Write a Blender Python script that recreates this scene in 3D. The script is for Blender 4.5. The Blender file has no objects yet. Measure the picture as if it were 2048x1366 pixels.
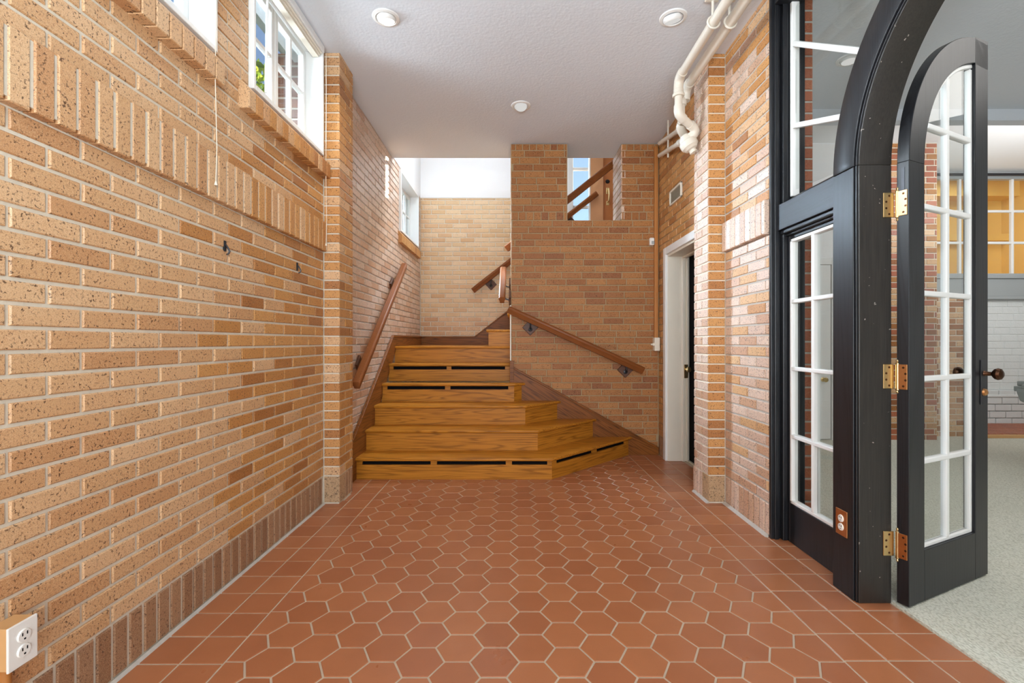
import bpy, bmesh, math, random
from mathutils import Vector, Matrix
random.seed(7)
PI = math.pi
SC = bpy.context.scene
COL = SC.collection

# ------------------------------------------------------------------ camera, world, lights, exposure
cam_d = bpy.data.cameras.new('camera')
cam = bpy.data.objects.new('camera', cam_d); COL.objects.link(cam)
cam.location = (0, 0, 1.15); cam.rotation_euler = (PI/2, 0, 0)
cam_d.sensor_width = 36.0; cam_d.lens = 932/2048*36.0
cam_d.shift_x = -7/2048; cam_d.clip_start = 0.02; cam_d.clip_end = 300
SC.camera = cam
SC.view_settings.view_transform = 'Standard'; SC.view_settings.look = 'None'
SC.view_settings.gamma = 1.0; SC.view_settings.use_curve_mapping = False
SC.view_settings.exposure = 0.31
try:
    SC.cycles.use_denoising = True
    SC.cycles.max_bounces = 10; SC.cycles.diffuse_bounces = 5; SC.cycles.transparent_max_bounces = 24
    SC.cycles.sample_clamp_indirect = 6.0
except Exception:
    pass

W = bpy.data.worlds.new('sky'); SC.world = W; W.use_nodes = True
wn = W.node_tree; wn.nodes.clear()
sky = wn.nodes.new('ShaderNodeTexSky'); sky.sky_type = 'NISHITA'
sky.sun_disc = False; sky.sun_elevation = math.radians(34); sky.sun_rotation = math.radians(53)
sky.air_density = 1.0; sky.dust_density = 0.6; sky.ozone_density = 2.0
wb = wn.nodes.new('ShaderNodeBackground'); wb.inputs['Strength'].default_value = 0.17
wo = wn.nodes.new('ShaderNodeOutputWorld')
wn.links.new(sky.outputs[0], wb.inputs[0]); wn.links.new(wb.outputs[0], wo.inputs[0])

def light(name, kind, loc, energy, color=(1, 1, 1), size=1.0, size_y=None, aim=None, spot=None, blend=0.6, spread=None):
    d = bpy.data.lights.new(name, kind); d.energy = energy; d.color = color
    if kind == 'AREA':
        d.shape = 'RECTANGLE'; d.size = size; d.size_y = size_y or size
    elif kind == 'SUN':
        d.angle = size
    else:
        d.shadow_soft_size = size
    if spread: d.spread = spread
    if spot: d.spot_size = spot; d.spot_blend = blend
    o = bpy.data.objects.new(name, d); COL.objects.link(o); o.location = loc
    if aim is not None:
        o.rotation_euler = Vector(aim).to_track_quat('-Z', 'Y').to_euler()
    return o
COOL = (0.80, 0.90, 1.0); NEUT = (1.0, 0.96, 0.91); WARM = (1.0, 0.86, 0.66)
light('sun', 'SUN', (6, 12, 6), 26.0, (1.0, 0.93, 0.80), 0.006, aim=(-1.32, -1.0, -0.33))
# daylight through the two clerestory windows on the left
light('daylight_window_one', 'AREA', (-2.1, 1.70, 2.85), 26, COOL, 0.6, 0.4, aim=(1, 0.1, -0.35), spread=1.7)
light('daylight_window_two', 'AREA', (-2.1, 2.75, 2.85), 30, COOL, 0.6, 0.4, aim=(1, 0.1, -0.35), spread=1.7)
light('daylight_window_three', 'AREA', (-2.0, 6.0, 3.1), 120, (0.66, 0.82, 1.0), 0.8, 0.6, aim=(3.4, -2.8, -1.9), spread=1.15)
# added general fill for the hall, from behind the camera
light('fill_behind', 'AREA', (0.0, -1.9, 1.25), 105, (0.86, 0.94, 1.0), 2.5, 2.3, aim=(0, 1, 0.2))
# added fill lamp behind the camera, aimed up to brighten the ceiling
light('ceiling_fill', 'AREA', (0.0, -0.5, 1.7), 46, (0.80, 0.92, 1.0), 0.3, 0.3, aim=(0, 0.75, 1.0))
# stairwell and foyer daylight
light('daylight_stairwell', 'AREA', (-0.2, 5.85, 4.9), 8, (0.95, 0.97, 1.0), 2.0, 1.2, aim=(-0.05, 0.05, -1))
light('daylight_foyer', 'AREA', (0.3, 6.0, 4.9), 26, (0.76, 0.88, 1.0), 0.8, 0.8, aim=(-1.65, -1.5, -2.6), spread=1.3)
# room beyond the arch
light('right_room_light_near', 'AREA', (3.6, 1.4, 3.1), 30, NEUT, 2.0, 2.0, aim=(0, 0, -1))
light('right_room_light_far', 'AREA', (5.6, 4.35, 2.75), 24, (0.97, 0.98, 1.0), 2.0, 0.6, aim=(0.05, 1, 0.05))

# ------------------------------------------------------------------ node materials
MATS = {}
def srgb(r, g, b):
    f = lambda c: (c/255/12.92) if c/255 <= .04045 else ((c/255+.055)/1.055)**2.4
    return (f(r), f(g), f(b), 1.0)
class NT:
    def __init__(s, name):
        s.m = bpy.data.materials.new(name); s.m.use_nodes = True
        s.t = s.m.node_tree; s.t.nodes.clear(); MATS[name] = s.m
        s.out = s.n('ShaderNodeOutputMaterial')
    def n(s, typ, ins=None, **kw):
        x = s.t.nodes.new(typ)
        for k, v in kw.items(): setattr(x, k, v)
        for k, v in (ins or {}).items(): s.set(x.inputs[k], v)
        return x
    def set(s, sock, v):
        if hasattr(v, 'is_output') or isinstance(v, bpy.types.NodeSocket): s.t.links.new(v, sock)
        else: sock.default_value = v
    def math(s, op, a, b=0.0, c=None):
        x = s.n('ShaderNodeMath', operation=op); s.set(x.inputs[0], a); s.set(x.inputs[1], b)
        if c is not None: s.set(x.inputs[2], c)
        return x.outputs[0]
    def ramp(s, fac, stops, interp='LINEAR'):
        x = s.n('ShaderNodeValToRGB'); x.color_ramp.interpolation = interp
        e = x.color_ramp.elements
        while len(e) < len(stops): e.new(0.5)
        for i, (p, c) in enumerate(stops):
            e[i].position = p; e[i].color = c if len(c) == 4 else (*c, 1)
        s.set(x.inputs[0], fac); return x.outputs[0]
    def mix(s, fac, a, b, blend='MIX'):
        x = s.n('ShaderNodeMix', data_type='RGBA', blend_type=blend)
        s.set(x.inputs[0], fac); s.set(x.inputs[6], a); s.set(x.inputs[7], b); return x.outputs[2]
    def pos(s): return s.n('ShaderNodeNewGeometry').outputs['Position']
    def noise(s, vec, scale, detail=3, rough=0.5, dist=0.0):
        x = s.n('ShaderNodeTexNoise', {'Scale': scale, 'Detail': detail, 'Roughness': rough, 'Distortion': dist})
        s.set(x.inputs['Vector'], vec); return x.outputs[0]
    def rnd(s):
        a = s.n('ShaderNodeNewGeometry').outputs['Random Per Island']; b = s.n('ShaderNodeObjectInfo').outputs['Random']
        return s.math('FRACT', s.math('ADD', a, b))
    def bump(s, h, strength=0.3, dist=0.002):
        x = s.n('ShaderNodeBump', {'Strength': strength, 'Distance': dist}); s.set(x.inputs['Height'], h); return x.outputs[0]
    def bsdf(s, color, rough=0.5, metal=0.0, spec=0.5, normal=None, **kw):
        x = s.n('ShaderNodeBsdfPrincipled'); s.set(x.inputs['Base Color'], color); s.set(x.inputs['Roughness'], rough)
        s.set(x.inputs['Metallic'], metal); s.set(x.inputs['Specular IOR Level'], spec)
        if normal is not None: s.set(x.inputs['Normal'], normal)
        for k, v in kw.items(): s.set(x.inputs[k], v)
        s.t.links.new(x.outputs[0], s.out.inputs[0]); return s.m
BW = lambda v: (v, v, v, 1)

def mat_brick(name, stops, speck=0.5, speck_col=srgb(70, 40, 22), rough=0.42, spec=0.5, coat=0.0):
    t = NT(name); p = t.pos(); r = t.rnd()
    base = t.ramp(r, stops)
    r2 = t.math('FRACT', t.math('MULTIPLY', r, 7.31))
    base = t.mix(t.math('MULTIPLY_ADD', t.noise(p, 14, 3), 0.5, t.math('MULTIPLY', r2, 0.18)), base, t.mix(1.0, base, srgb(236, 214, 196), 'MULTIPLY'))
    fine = t.noise(p, 420, 2)
    base = t.mix(t.ramp(fine, [(0.36, BW(0.42)), (0.5, BW(0)), (1, BW(0))]), base, t.mix(1.0, base, srgb(170, 130, 105), 'MULTIPLY'))
    base = t.mix(t.ramp(fine, [(0.54, BW(0)), (0.72, BW(0.4))]), base, srgb(232, 205, 170))
    sp = t.noise(p, 112, 2.0, 0.65)
    mask = t.ramp(sp, [(0.64 - 0.06*speck, BW(0)), (0.685 - 0.06*speck, BW(1))])
    big = t.noise(p, 26, 2)
    mask = t.math('MULTIPLY', mask, t.ramp(big, [(0.33, BW(0.25)), (0.6, BW(1))]))
    base = t.mix(t.math('MULTIPLY', mask, 0.85), base, speck_col)
    h = t.math('ADD', t.math('MULTIPLY', fine, 0.5), t.math('MULTIPLY', mask, -0.6))
    kw = {'Coat Weight': coat, 'Coat Roughness': 0.38} if coat else {}
    return t.bsdf(base, rough, 0, spec, t.bump(h, 0.35, 0.0025), **kw)
mat_brick('brick_tan', [(0.00, srgb(212, 170, 124)), (0.25, srgb(219, 180, 136)), (0.50, srgb(226, 190, 148)), (0.75, srgb(216, 174, 128)), (1.00, srgb(202, 154, 108))], 1.0)
mat_brick('brick_orange', [(0.00, srgb(192, 136, 74)), (0.25, srgb(204, 150, 86)), (0.50, srgb(213, 161, 98)), (0.75, srgb(197, 140, 78)), (1.00, srgb(170, 112, 58))], 0.9)
mat_brick('brick_pale', [(0.00, srgb(216, 180, 134)), (0.33, srgb(222, 192, 148)), (0.67, srgb(228, 202, 164)), (1.00, srgb(210, 168, 120))], 0.5)
mat_brick('brick_brown', [(0.00, srgb(162, 106, 60)), (0.25, srgb(174, 118, 66)), (0.50, srgb(184, 130, 76)), (0.75, srgb(165, 108, 58)), (1.00, srgb(148, 92, 54))], 0.8, rough=0.5, spec=0.25)
mat_brick('brick_hazed', [(0.00, srgb(218, 190, 170)), (0.25, srgb(226, 202, 184)), (0.50, srgb(232, 212, 196)), (0.75, srgb(214, 178, 148)), (1.00, srgb(204, 162, 132))], 1.2, rough=0.40, spec=1.0, coat=0.6)  # base colour paled and greyed to carry the whitish daylight haze
mat_brick('brick_base', [(0.00, srgb(152, 114, 84)), (0.33, srgb(168, 130, 98)), (0.67, srgb(178, 142, 110)), (1.00, srgb(142, 106, 80))], 0.9)
mat_brick('brick_stone', [(0.00, srgb(186, 156, 120)), (1.00, srgb(196, 168, 132))], 1.5, srgb(66, 48, 34))
mat_brick('brick_dark', [(0, srgb(104, 58, 44)), (.5, srgb(124, 74, 56)), (1, srgb(90, 50, 42))], 0.3)
mat_brick('brick_red', [(0, srgb(170, 92, 60)), (.5, srgb(186, 108, 72)), (1, srgb(160, 84, 56))], 0.2)

def mat_plain(name, col, rough=0.5, spec=0.5, metal=0.0, ns=0, nstr=0.1, bs=0, bstr=0.2, bdist=0.002, **kw):
    t = NT(name); p = t.pos(); c = col
    if ns:
        c = t.mix(t.math('MULTIPLY', t.noise(p, ns, 4), nstr*2), col, t.mix(1.0, col, BW(0.55), 'MULTIPLY'))
    nm = t.bump(t.noise(p, bs, 3), bstr, bdist) if bs else None
    return t.bsdf(c, rough, metal, spec, nm, **kw)
mat_plain('mortar_light', srgb(226, 214, 194), 0.85, 0.2, ns=40, nstr=0.25, bs=160, bstr=0.5)
mat_plain('mortar_dark', srgb(180, 156, 122), 0.85, 0.2, ns=40, nstr=0.25, bs=160, bstr=0.5)
mat_plain('mortar_grey', srgb(196, 188, 178), 0.85, 0.2, ns=40, nstr=0.25, bs=160, bstr=0.5)
mat_plain('grout', srgb(204, 186, 164), 0.7, 0.3, ns=30, nstr=0.3, bs=200, bstr=0.3)
mat_plain('white_paint', srgb(236, 236, 234), 0.38, 0.5, ns=6, nstr=0.04)
mat_plain('cream_paint', srgb(232, 224, 208), 0.45, 0.5, ns=8, nstr=0.06)
mat_plain('wall_white', srgb(240, 240, 240), 0.8, 0.2, ns=2, nstr=0.03, bs=120, bstr=0.1)
mat_plain('wall_yellow', srgb(222, 186, 104), 0.8, 0.2, ns=2, nstr=0.05)
mat_plain('pipe_paint', srgb(226, 218, 204), 0.35, 0.5, ns=12, nstr=0.08)
mat_plain('plastic_white', srgb(238, 236, 230), 0.3, 0.5, ns=5, nstr=0.02)
mat_plain('slot_black', (0.004, 0.004, 0.005, 1), 0.8, 0.1, ns=5, nstr=0.1)
mat_plain('brass', srgb(226, 200, 146), 0.28, 0.5, 1.0, ns=40, nstr=0.15)
mat_plain('copper', srgb(214, 156, 104), 0.34, 0.5, 1.0, ns=60, nstr=0.15)
mat_plain('bronze', srgb(92, 62, 44), 0.28, 0.5, 0.85, ns=60, nstr=0.3)
mat_plain('steel_dark', srgb(70, 70, 74), 0.4, 0.5, 0.8, ns=60, nstr=0.2)
mat_plain('hook_black', srgb(34, 34, 38), 0.45, 0.5, 0.3, ns=60, nstr=0.2)
mat_plain('vent_grey', srgb(186, 176, 158), 0.6, 0.4, ns=20, nstr=0.1)
mat_plain('raceway_brown', srgb(186, 122, 62), 0.5, 0.4, ns=10, nstr=0.1)
mat_plain('box_wood', srgb(214, 166, 112), 0.5, 0.4, ns=14, nstr=0.12)
mat_plain('soffit', srgb(128, 142, 138), 0.8, 0.2, ns=4, nstr=0.05)
mat_plain('door_orange', srgb(196, 122, 66), 0.4, 0.5, ns=9, nstr=0.12)
mat_plain('door_orange_pale', srgb(206, 150, 104), 0.45, 0.5, ns=9, nstr=0.1)
mat_plain('table_green', srgb(146, 152, 150), 0.5, 0.4, ns=20, nstr=0.06)
mat_plain('table_black', srgb(26, 26, 28), 0.4, 0.5, ns=20, nstr=0.1)
mat_plain('cord_white', srgb(236, 226, 206), 0.6, 0.3, ns=60, nstr=0.1)
mat_plain('bark', srgb(96, 76, 58), 0.9, 0.1, ns=20, nstr=0.3, bs=30, bstr=0.6)
mat_plain('ground', srgb(120, 128, 92), 0.9, 0.1, ns=3, nstr=0.2)
mat_plain('grey_trim', srgb(164, 168, 168), 0.45, 0.4, ns=5, nstr=0.04)
def _ceiling():
    t = NT('ceiling_plaster'); p = t.pos()
    n1 = t.noise(p, 34, 4, 0.6); n2 = t.noise(p, 2.2, 3)
    vor = t.n('ShaderNodeTexVoronoi', {'Scale': 55.0}); t.set(vor.inputs['Vector'], p)
    c = t.mix(t.math('MULTIPLY', n2, 0.35), srgb(222, 227, 234), srgb(210, 216, 223))
    h = t.math('ADD', n1, t.math('MULTIPLY', vor.outputs['Distance'], 0.5))
    t.bsdf(c, 0.85, 0, 0.2, t.bump(h, 0.28, 0.005))
_ceiling()
def _tile():
    t = NT('terracotta'); p = t.pos(); r = t.rnd()
    c = t.ramp(r, [(0, srgb(166, 103, 68)), (.35, srgb(174, 110, 73)), (.7, srgb(181, 117, 78)), (1, srgb(169, 105, 71))])
    c = t.mix(t.math('MULTIPLY', t.noise(p, 9, 4), 0.30), c, t.mix(1.0, c, srgb(190, 170, 160), 'MULTIPLY'))
    c = t.mix(t.ramp(t.noise(p, 130, 3, 0.7), [(.62, BW(0)), (.75, BW(.35))]), c, srgb(120, 62, 42))
    rr = t.math('MULTIPLY_ADD', t.noise(p, 5, 4), 0.25, 0.20)
    t.bsdf(c, rr, 0, 0.42, t.bump(t.noise(p, 90, 3), 0.06, 0.002))
_tile()
def mat_oak(name, c0, c1, c2, rotz=0.0, roty=0.0, rough=0.40, along=0.8, across=15.0, grain=1.0, vertical=False):
    t = NT(name); p = t.pos()
    oi = t.n('ShaderNodeObjectInfo').outputs['Random']
    off = t.n('ShaderNodeCombineXYZ', {0: t.math('MULTIPLY', oi, 13.0), 1: t.math('MULTIPLY', oi, 7.7), 2: t.math('MULTIPLY', oi, 5.1)})
    rot = t.n('ShaderNodeVectorRotate', rotation_type='EULER_XYZ'); t.set(rot.inputs['Vector'], p)
    rot.inputs['Rotation'].default_value = (0.0, roty, rotz)
    ad = t.n('ShaderNodeVectorMath', operation='ADD'); t.set(ad.inputs[0], rot.outputs[0]); t.set(ad.inputs[1], off.outputs[0])
    mp = t.n('ShaderNodeMapping'); t.set(mp.inputs['Vector'], ad.outputs[0])
    mp.inputs['Rotation'].default_value = (0.5, 0, 0)
    mp.inputs['Scale'].default_value = (across, across, along) if vertical else (along, across, across)
    v = mp.outputs[0]
    big = t.noise(v, 0.8, 2, 0.5)
    rings = t.math('SINE', t.math('MULTIPLY', big, 84.0))
    rings = t.math('MULTIPLY_ADD', rings, 0.5, 0.5)
    rings = t.math('POWER', rings, 3.0)
    mp2 = t.n('ShaderNodeMapping'); t.set(mp2.inputs['Vector'], ad.outputs[0])
    mp2.inputs['Scale'].default_value = (70, 70, 2.2) if vertical else (2.2, 70, 70)
    fib = t.noise(mp2.outputs[0], 2.0, 3, 0.6)
    tone = t.noise(v, 0.35, 2)
    c = t.mix(tone, c0, c1)
    f = t.math('MULTIPLY', rings, t.math('MULTIPLY_ADD', fib, 0.9, 0.1))
    c = t.mix(t.math('MULTIPLY', f, grain), c, c2)
    c = t.mix(t.ramp(fib, [(.56, BW(0)), (.74, BW(.45))]), c, c2)
    t.bsdf(c, rough, 0, 0.2 if name.startswith('oak') else 0.4, t.bump(t.math('ADD', fib, rings), 0.05, 0.002))
HON = (srgb(196, 130, 46), srgb(178, 112, 30), srgb(106, 58, 12))
mat_oak('oak_x', *HON)
mat_oak('oak_diagonal', *HON, rotz=-PI/4)
mat_oak('oak_y', *HON, rotz=PI/2)
DRK = (srgb(146, 88, 38), srgb(122, 70, 26), srgb(58, 30, 8))
mat_oak('oak_dark_slope', *DRK, roty=-0.55)
mat_oak('oak_dark_left', *DRK, rotz=PI/2)
mat_oak('oak_dark_x', *DRK)
mat_oak('oak_rail_x', srgb(140, 82, 40), srgb(122, 68, 32), srgb(84, 44, 18), roty=-0.5, grain=0.35)
mat_oak('oak_rail_y', srgb(146, 88, 48), srgb(128, 74, 38), srgb(92, 50, 24), rotz=PI/2, grain=0.35)
mat_oak('walnut_block', srgb(104, 62, 36), srgb(84, 48, 28), srgb(44, 24, 14), rough=0.5, along=1.5, across=20)
BLK = (srgb(36, 37, 41), srgb(27, 28, 31), srgb(12, 12, 13))
mat_oak('black_wood', *BLK, vertical=True, rough=0.36, across=14, along=0.5, grain=0.8)
mat_oak('black_wood_y', *BLK, rotz=PI/2, rough=0.36, across=14, grain=0.8)
def _wornblack():
    t = NT('black_wood_worn'); p = t.pos()
    mp = t.n('ShaderNodeMapping'); t.set(mp.inputs['Vector'], p); mp.inputs['Scale'].default_value = (90, 90, 3)
    g = t.noise(mp.outputs[0], 2, 4, 0.6)
    c = t.mix(g, srgb(18, 18, 19), srgb(58, 53, 48))
    c = t.mix(t.ramp(t.noise(p, 46, 2, 0.4), [(.735, BW(0)), (.76, BW(.8))]), c, srgb(170, 160, 150))
    t.bsdf(c, 0.36, 0, 0.5, t.bump(g, 0.08, 0.002))
_wornblack()
def _glass():
    t = NT('window_glass')
    a = t.n('ShaderNodeBsdfTransparent'); a.inputs[0].default_value = (0.96, 0.975, 0.97, 1)
    g = t.n('ShaderNodeBsdfGlossy'); g.inputs['Roughness'].default_value = 0.015
    ge = t.n('ShaderNodeNewGeometry')
    d = t.n('ShaderNodeVectorMath', operation='DOT_PRODUCT'); t.set(d.inputs[0], ge.outputs['Incoming']); t.set(d.inputs[1], ge.outputs['Normal'])
    c = t.math('SUBTRACT', 1.0, t.math('ABSOLUTE', d.outputs['Value']))
    f = t.math('MULTIPLY_ADD', t.math('POWER', c, 5.0), 0.96, 0.04)
    m = t.n('ShaderNodeMixShader'); t.set(m.inputs[0], f); t.set(m.inputs[1], a.outputs[0]); t.set(m.inputs[2], g.outputs[0])
    t.t.links.new(m.outputs[0], t.out.inputs[0])
_glass()
def _carpet():
    t = NT('carpet_loop'); p = t.pos()
    v = t.n('ShaderNodeTexVoronoi', {'Scale': 150.0}); mp = t.n('ShaderNodeMapping'); t.set(mp.inputs['Vector'], p); mp.inputs['Scale'].default_value = (1.0, 0.6, 1.0); mp.inputs['Rotation'].default_value = (0, 0, 0.35)
    t.set(v.inputs['Vector'], mp.outputs[0])
    n2 = t.noise(p, 1.6, 3); n3 = t.noise(p, 90, 3)
    c = t.mix(n2, srgb(232, 230, 218), srgb(216, 218, 204))
    c = t.mix(t.ramp(v.outputs['Distance'], [(.35, BW(0)), (.8, BW(.5))]), c, srgb(150, 150, 132))
    c = t.mix(t.math('MULTIPLY', n3, 0.2), c, srgb(160, 158, 140))
    t.bsdf(c, 0.95, 0, 0.1, t.bump(v.outputs['Distance'], 0.6, 0.004))
_carpet()
def _emit(name, col, s):
    t = NT(name); e = t.n('ShaderNodeEmission'); e.inputs[0].default_value = col; e.inputs[1].default_value = s
    t.t.links.new(e.outputs[0], t.out.inputs[0])
_emit('lamp_lit', (1, 0.96, 0.9, 1), 3.0)
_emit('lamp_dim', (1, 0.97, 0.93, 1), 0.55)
def _leaf():
    t = NT('leaf_green'); r = t.rnd()
    c = t.ramp(r, [(0, srgb(74, 104, 34)), (.5, srgb(128, 150, 48)), (1, srgb(176, 184, 66))])
    d = t.n('ShaderNodeBsdfDiffuse'); t.set(d.inputs[0], c)
    tr = t.n('ShaderNodeBsdfTranslucent'); t.set(tr.inputs[0], c)
    m = t.n('ShaderNodeMixShader'); m.inputs[0].default_value = 0.4
    t.set(m.inputs[1], d.outputs[0]); t.set(m.inputs[2], tr.outputs[0]); t.t.links.new(m.outputs[0], t.out.inputs[0])
_leaf()
def _whitebrick():
    t = NT('brick_painted'); p = t.pos(); r = t.rnd()
    c = t.mix(t.math('MULTIPLY', t.noise(p, 8, 3), 0.3), srgb(226, 228, 226), srgb(206, 208, 206))
    t.bsdf(c, 0.55, 0, 0.4, t.bump(t.noise(p, 45, 3), 0.6, 0.004))
_whitebrick()

# ------------------------------------------------------------------ mesh helpers
class MB:
    def __init__(s): s.b = bmesh.new()
    def box(s, x0, x1, y0, y1, z0, z1, M=None):
        v = [s.b.verts.new((x, y, z)) for x in (x0, x1) for y in (y0, y1) for z in (z0, z1)]
        if M is not None:
            for q in v: q.co = M @ q.co
        for f in ((0, 1, 3, 2), (4, 6, 7, 5), (0, 4, 5, 1), (2, 3, 7, 6), (0, 2, 6, 4), (1, 5, 7, 3)):
            s.b.faces.new([v[i] for i in f])
        return s
    def prism(s, pts, d):
        """closed outline of 3-D points, swept by the vector d"""
        d = Vector(d); a = [s.b.verts.new(p) for p in pts]; c = [s.b.verts.new(Vector(p)+d) for p in pts]
        n = len(pts)
        s.b.faces.new(a); s.b.faces.new(c[::-1])
        for i in range(n): s.b.faces.new((a[i], c[i], c[(i+1) % n], a[(i+1) % n]))
        return s
    def strip(s, A, B, d):
        """two matching open polylines (a ribbon) given thickness d"""
        d = Vector(d)
        r = [[s.b.verts.new(Vector(p)+o) for p in P] for o in (Vector((0, 0, 0)), d) for P in (A, B)]
        n = len(A)
        for i in range(n-1):
            s.b.faces.new((r[0][i], r[0][i+1], r[1][i+1], r[1][i])); s.b.faces.new((r[2][i], r[3][i], r[3][i+1], r[2][i+1]))
            s.b.faces.new((r[0][i], r[2][i], r[2][i+1], r[0][i+1])); s.b.faces.new((r[1][i], r[1][i+1], r[3][i+1], r[3][i]))
        s.b.faces.new((r[0][0], r[1][0], r[3][0], r[2][0])); s.b.faces.new((r[0][-1], r[2][-1], r[3][-1], r[1][-1]))
        return s
    def tube(s, pts, r, n=14, cap=True):
        pts = [Vector(p) for p in pts]; rs = r if isinstance(r, (list, tuple)) else [r]*len(pts); prev = None
        ref = None
        for i, p in enumerate(pts):
            t = (pts[min(i+1, len(pts)-1)]-pts[max(i-1, 0)]).normalized()
            if ref is None: ref = Vector((0, 0, 1)) if abs(t.z) < 0.9 else Vector((1, 0, 0))
            x = (ref - t*ref.dot(t)).normalized(); y = t.cross(x); ref = x
            ring = [s.b.verts.new(p + (x*math.cos(a)+y*math.sin(a))*rs[i]) for a in (2*PI*k/n for k in range(n))]
            if prev:
                for k in range(n): s.b.faces.new((prev[k], prev[(k+1) % n], ring[(k+1) % n], ring[k]))
            elif cap: s.b.faces.new(ring[::-1])
            prev = ring
        if cap: s.b.faces.new(prev)
        return s
    def lathe(s, prof, M=None, n=28):
        """(radius, height) profile turned round Z, then moved by M"""
        prev = None; M = M or Matrix()
        for (r, h) in prof:
            if r < 1e-5: ring = [s.b.verts.new(M @ Vector((0, 0, h)))]
            else: ring = [s.b.verts.new(M @ Vector((r*math.cos(2*PI*k/n), r*math.sin(2*PI*k/n), h))) for k in range(n)]
            if prev:
                for k in range(n):
                    q = [prev[k % len(prev)], prev[(k+1) % len(prev)], ring[(k+1) % len(ring)], ring[k % len(ring)]]
                    u = []
                    for w in q:
                        if w not in u: u.append(w)
                    if len(u) > 2: s.b.faces.new(u)
            prev = ring
        return s
    def build(s, name, mat, parent=None, bevel=0.0, seg=2, smooth=False):
        b = s.b
        bmesh.ops.recalc_face_normals(b, faces=b.faces)
        if bevel:
            ed = [e for e in b.edges if len(e.link_faces) == 2 and e.calc_face_angle(0) > 0.5]
            bmesh.ops.bevel(b, geom=ed, offset=bevel, segments=seg, affect='EDGES', profile=0.5)
        me = bpy.data.meshes.new(name); b.to_mesh(me); b.free()
        me.materials.append(MATS[mat])
        if smooth:
            for p in me.polygons: p.use_smooth = True
            try: me.set_sharp_from_angle(angle=math.radians(35))
            except Exception: pass
        o = bpy.data.objects.new(name, me); COL.objects.link(o)
        if parent is not None: attach(o, parent)
        return o
def attach(o, parent):
    o.parent = parent; o.matrix_parent_inverse = Matrix.Translation(-parent.location) if parent.rotation_euler[2] == 0 else parent.matrix_basis.inverted()
def empty(name, loc, label=None, cat=None, group=None, kind=None):
    o = bpy.data.objects.new(name, None); COL.objects.link(o); o.location = loc; o.empty_display_size = 0.05
    return tag(o, label, cat, group, kind)
def tag(o, label=None, cat=None, group=None, kind=None):
    if label: o['label'] = label
    if cat: o['category'] = cat
    if group: o['group'] = group
    if kind: o['kind'] = kind
    return o
def struct(o, label, cat=None):
    return tag(o, label, cat, None, 'structure')
def box(name, mat, parent, x0, x1, y0, y1, z0, z1, bevel=0.0, seg=1):
    return MB().box(x0, x1, y0, y1, z0, z1).build(name, mat, parent, bevel, seg)

# ------------------------------------------------------------------ bricks
F_PX = 932.0
def project(p):
    if p[1] < 0.15: return None
    return (1031 + p[0]/p[1]*F_PX, 682.5 - (p[2]-1.15)/p[1]*F_PX)
BRICK_MESH = {}
CH = 0.0035
def brick_geo(L, H, D, c=CH):
    v = [(-L/2, D, -H/2), (L/2, D, -H/2), (L/2, D, H/2), (-L/2, D, H/2),
         (-L/2, c, -H/2), (L/2, c, -H/2), (L/2, c, H/2), (-L/2, c, H/2),
         (-L/2+c, 0, -H/2+c), (L/2-c, 0, -H/2+c), (L/2-c, 0, H/2-c), (-L/2+c, 0, H/2-c)]
    f = [(8, 9, 10, 11)]
    for i in range(4):
        j = (i+1) % 4
        f.append((4+i, 4+j, 8+j, 8+i)); f.append((i, j, 4+j, 4+i))
    return v, f
class Masonry:
    """collects bricks of one wall; the 300 that show largest become parts, the rest one joined mesh"""
    def __init__(s, holder): s.h = holder; s.items = []
    def add(s, mat, face, ang, L, H, D, vert=False):
        s.items.append((mat, Vector(face), ang, round(L/0.002)*0.002, round(H/0.001)*0.001, D))
    def finish(s, limit=300):
        def size(it):
            mat, c, ang, L, H, D = it
            u = Vector((math.cos(ang), math.sin(ang), 0))
            q = [project(c + u*a*L/2 + Vector((0, 0, b*H/2))) for a, b in ((-1, -1), (1, -1), (1, 1), (-1, 1))]
            pc = project(c)
            if any(x is None for x in q) or pc is None: return 0
            if not (-20 < pc[0] < 2068 and -20 < pc[1] < 1386): return 0
            return abs(sum(q[i][0]*q[(i+1) % 4][1]-q[(i+1) % 4][0]*q[i][1] for i in range(4)))/2
        order = sorted(s.items, key=size, reverse=True)
        n = sum(1 for it in order[:limit] if size(it) > 60)
        rest = {}
        for k, (mat, c, ang, L, H, D) in enumerate(order):
            c = c + Vector((-math.sin(ang), math.cos(ang), 0))*random.uniform(-0.0012, 0.0012)
            tilt = random.uniform(-0.004, 0.004)
            if k < n:
                key = (mat, L, H, D)
                if key not in BRICK_MESH:
                    v, f = brick_geo(L, H, D); me = bpy.data.meshes.new('brick'); me.from_pydata(v, [], f)
                    me.materials.append(MATS[mat]); BRICK_MESH[key] = me
                o = bpy.data.objects.new('brick', BRICK_MESH[key]); COL.objects.link(o)
                o.parent = s.h; o.location = c - s.h.location; o.rotation_euler = (0, tilt if L > 0.1 else 0, ang)
            else:
                V, Fc = rest.setdefault(mat, ([], []))
                v, f = brick_geo(L, H, D); b = len(V); ca, sa = math.cos(ang), math.sin(ang)
                V.extend((c.x+x*ca-y*sa, c.y+x*sa+y*ca, c.z+z) for x, y, z in v)
                Fc.extend(tuple(b+i for i in q) for q in f)
        for mat, (V, Fc) in rest.items():
            me = bpy.data.meshes.new('small_bricks'); me.from_pydata(V, [], Fc); me.materials.append(MATS[mat])
            o = bpy.data.objects.new('small_bricks', me); COL.objects.link(o); o['kind'] = 'stuff'; attach(o, s.h)
        s.items = []
JT = 0.0115
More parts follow.
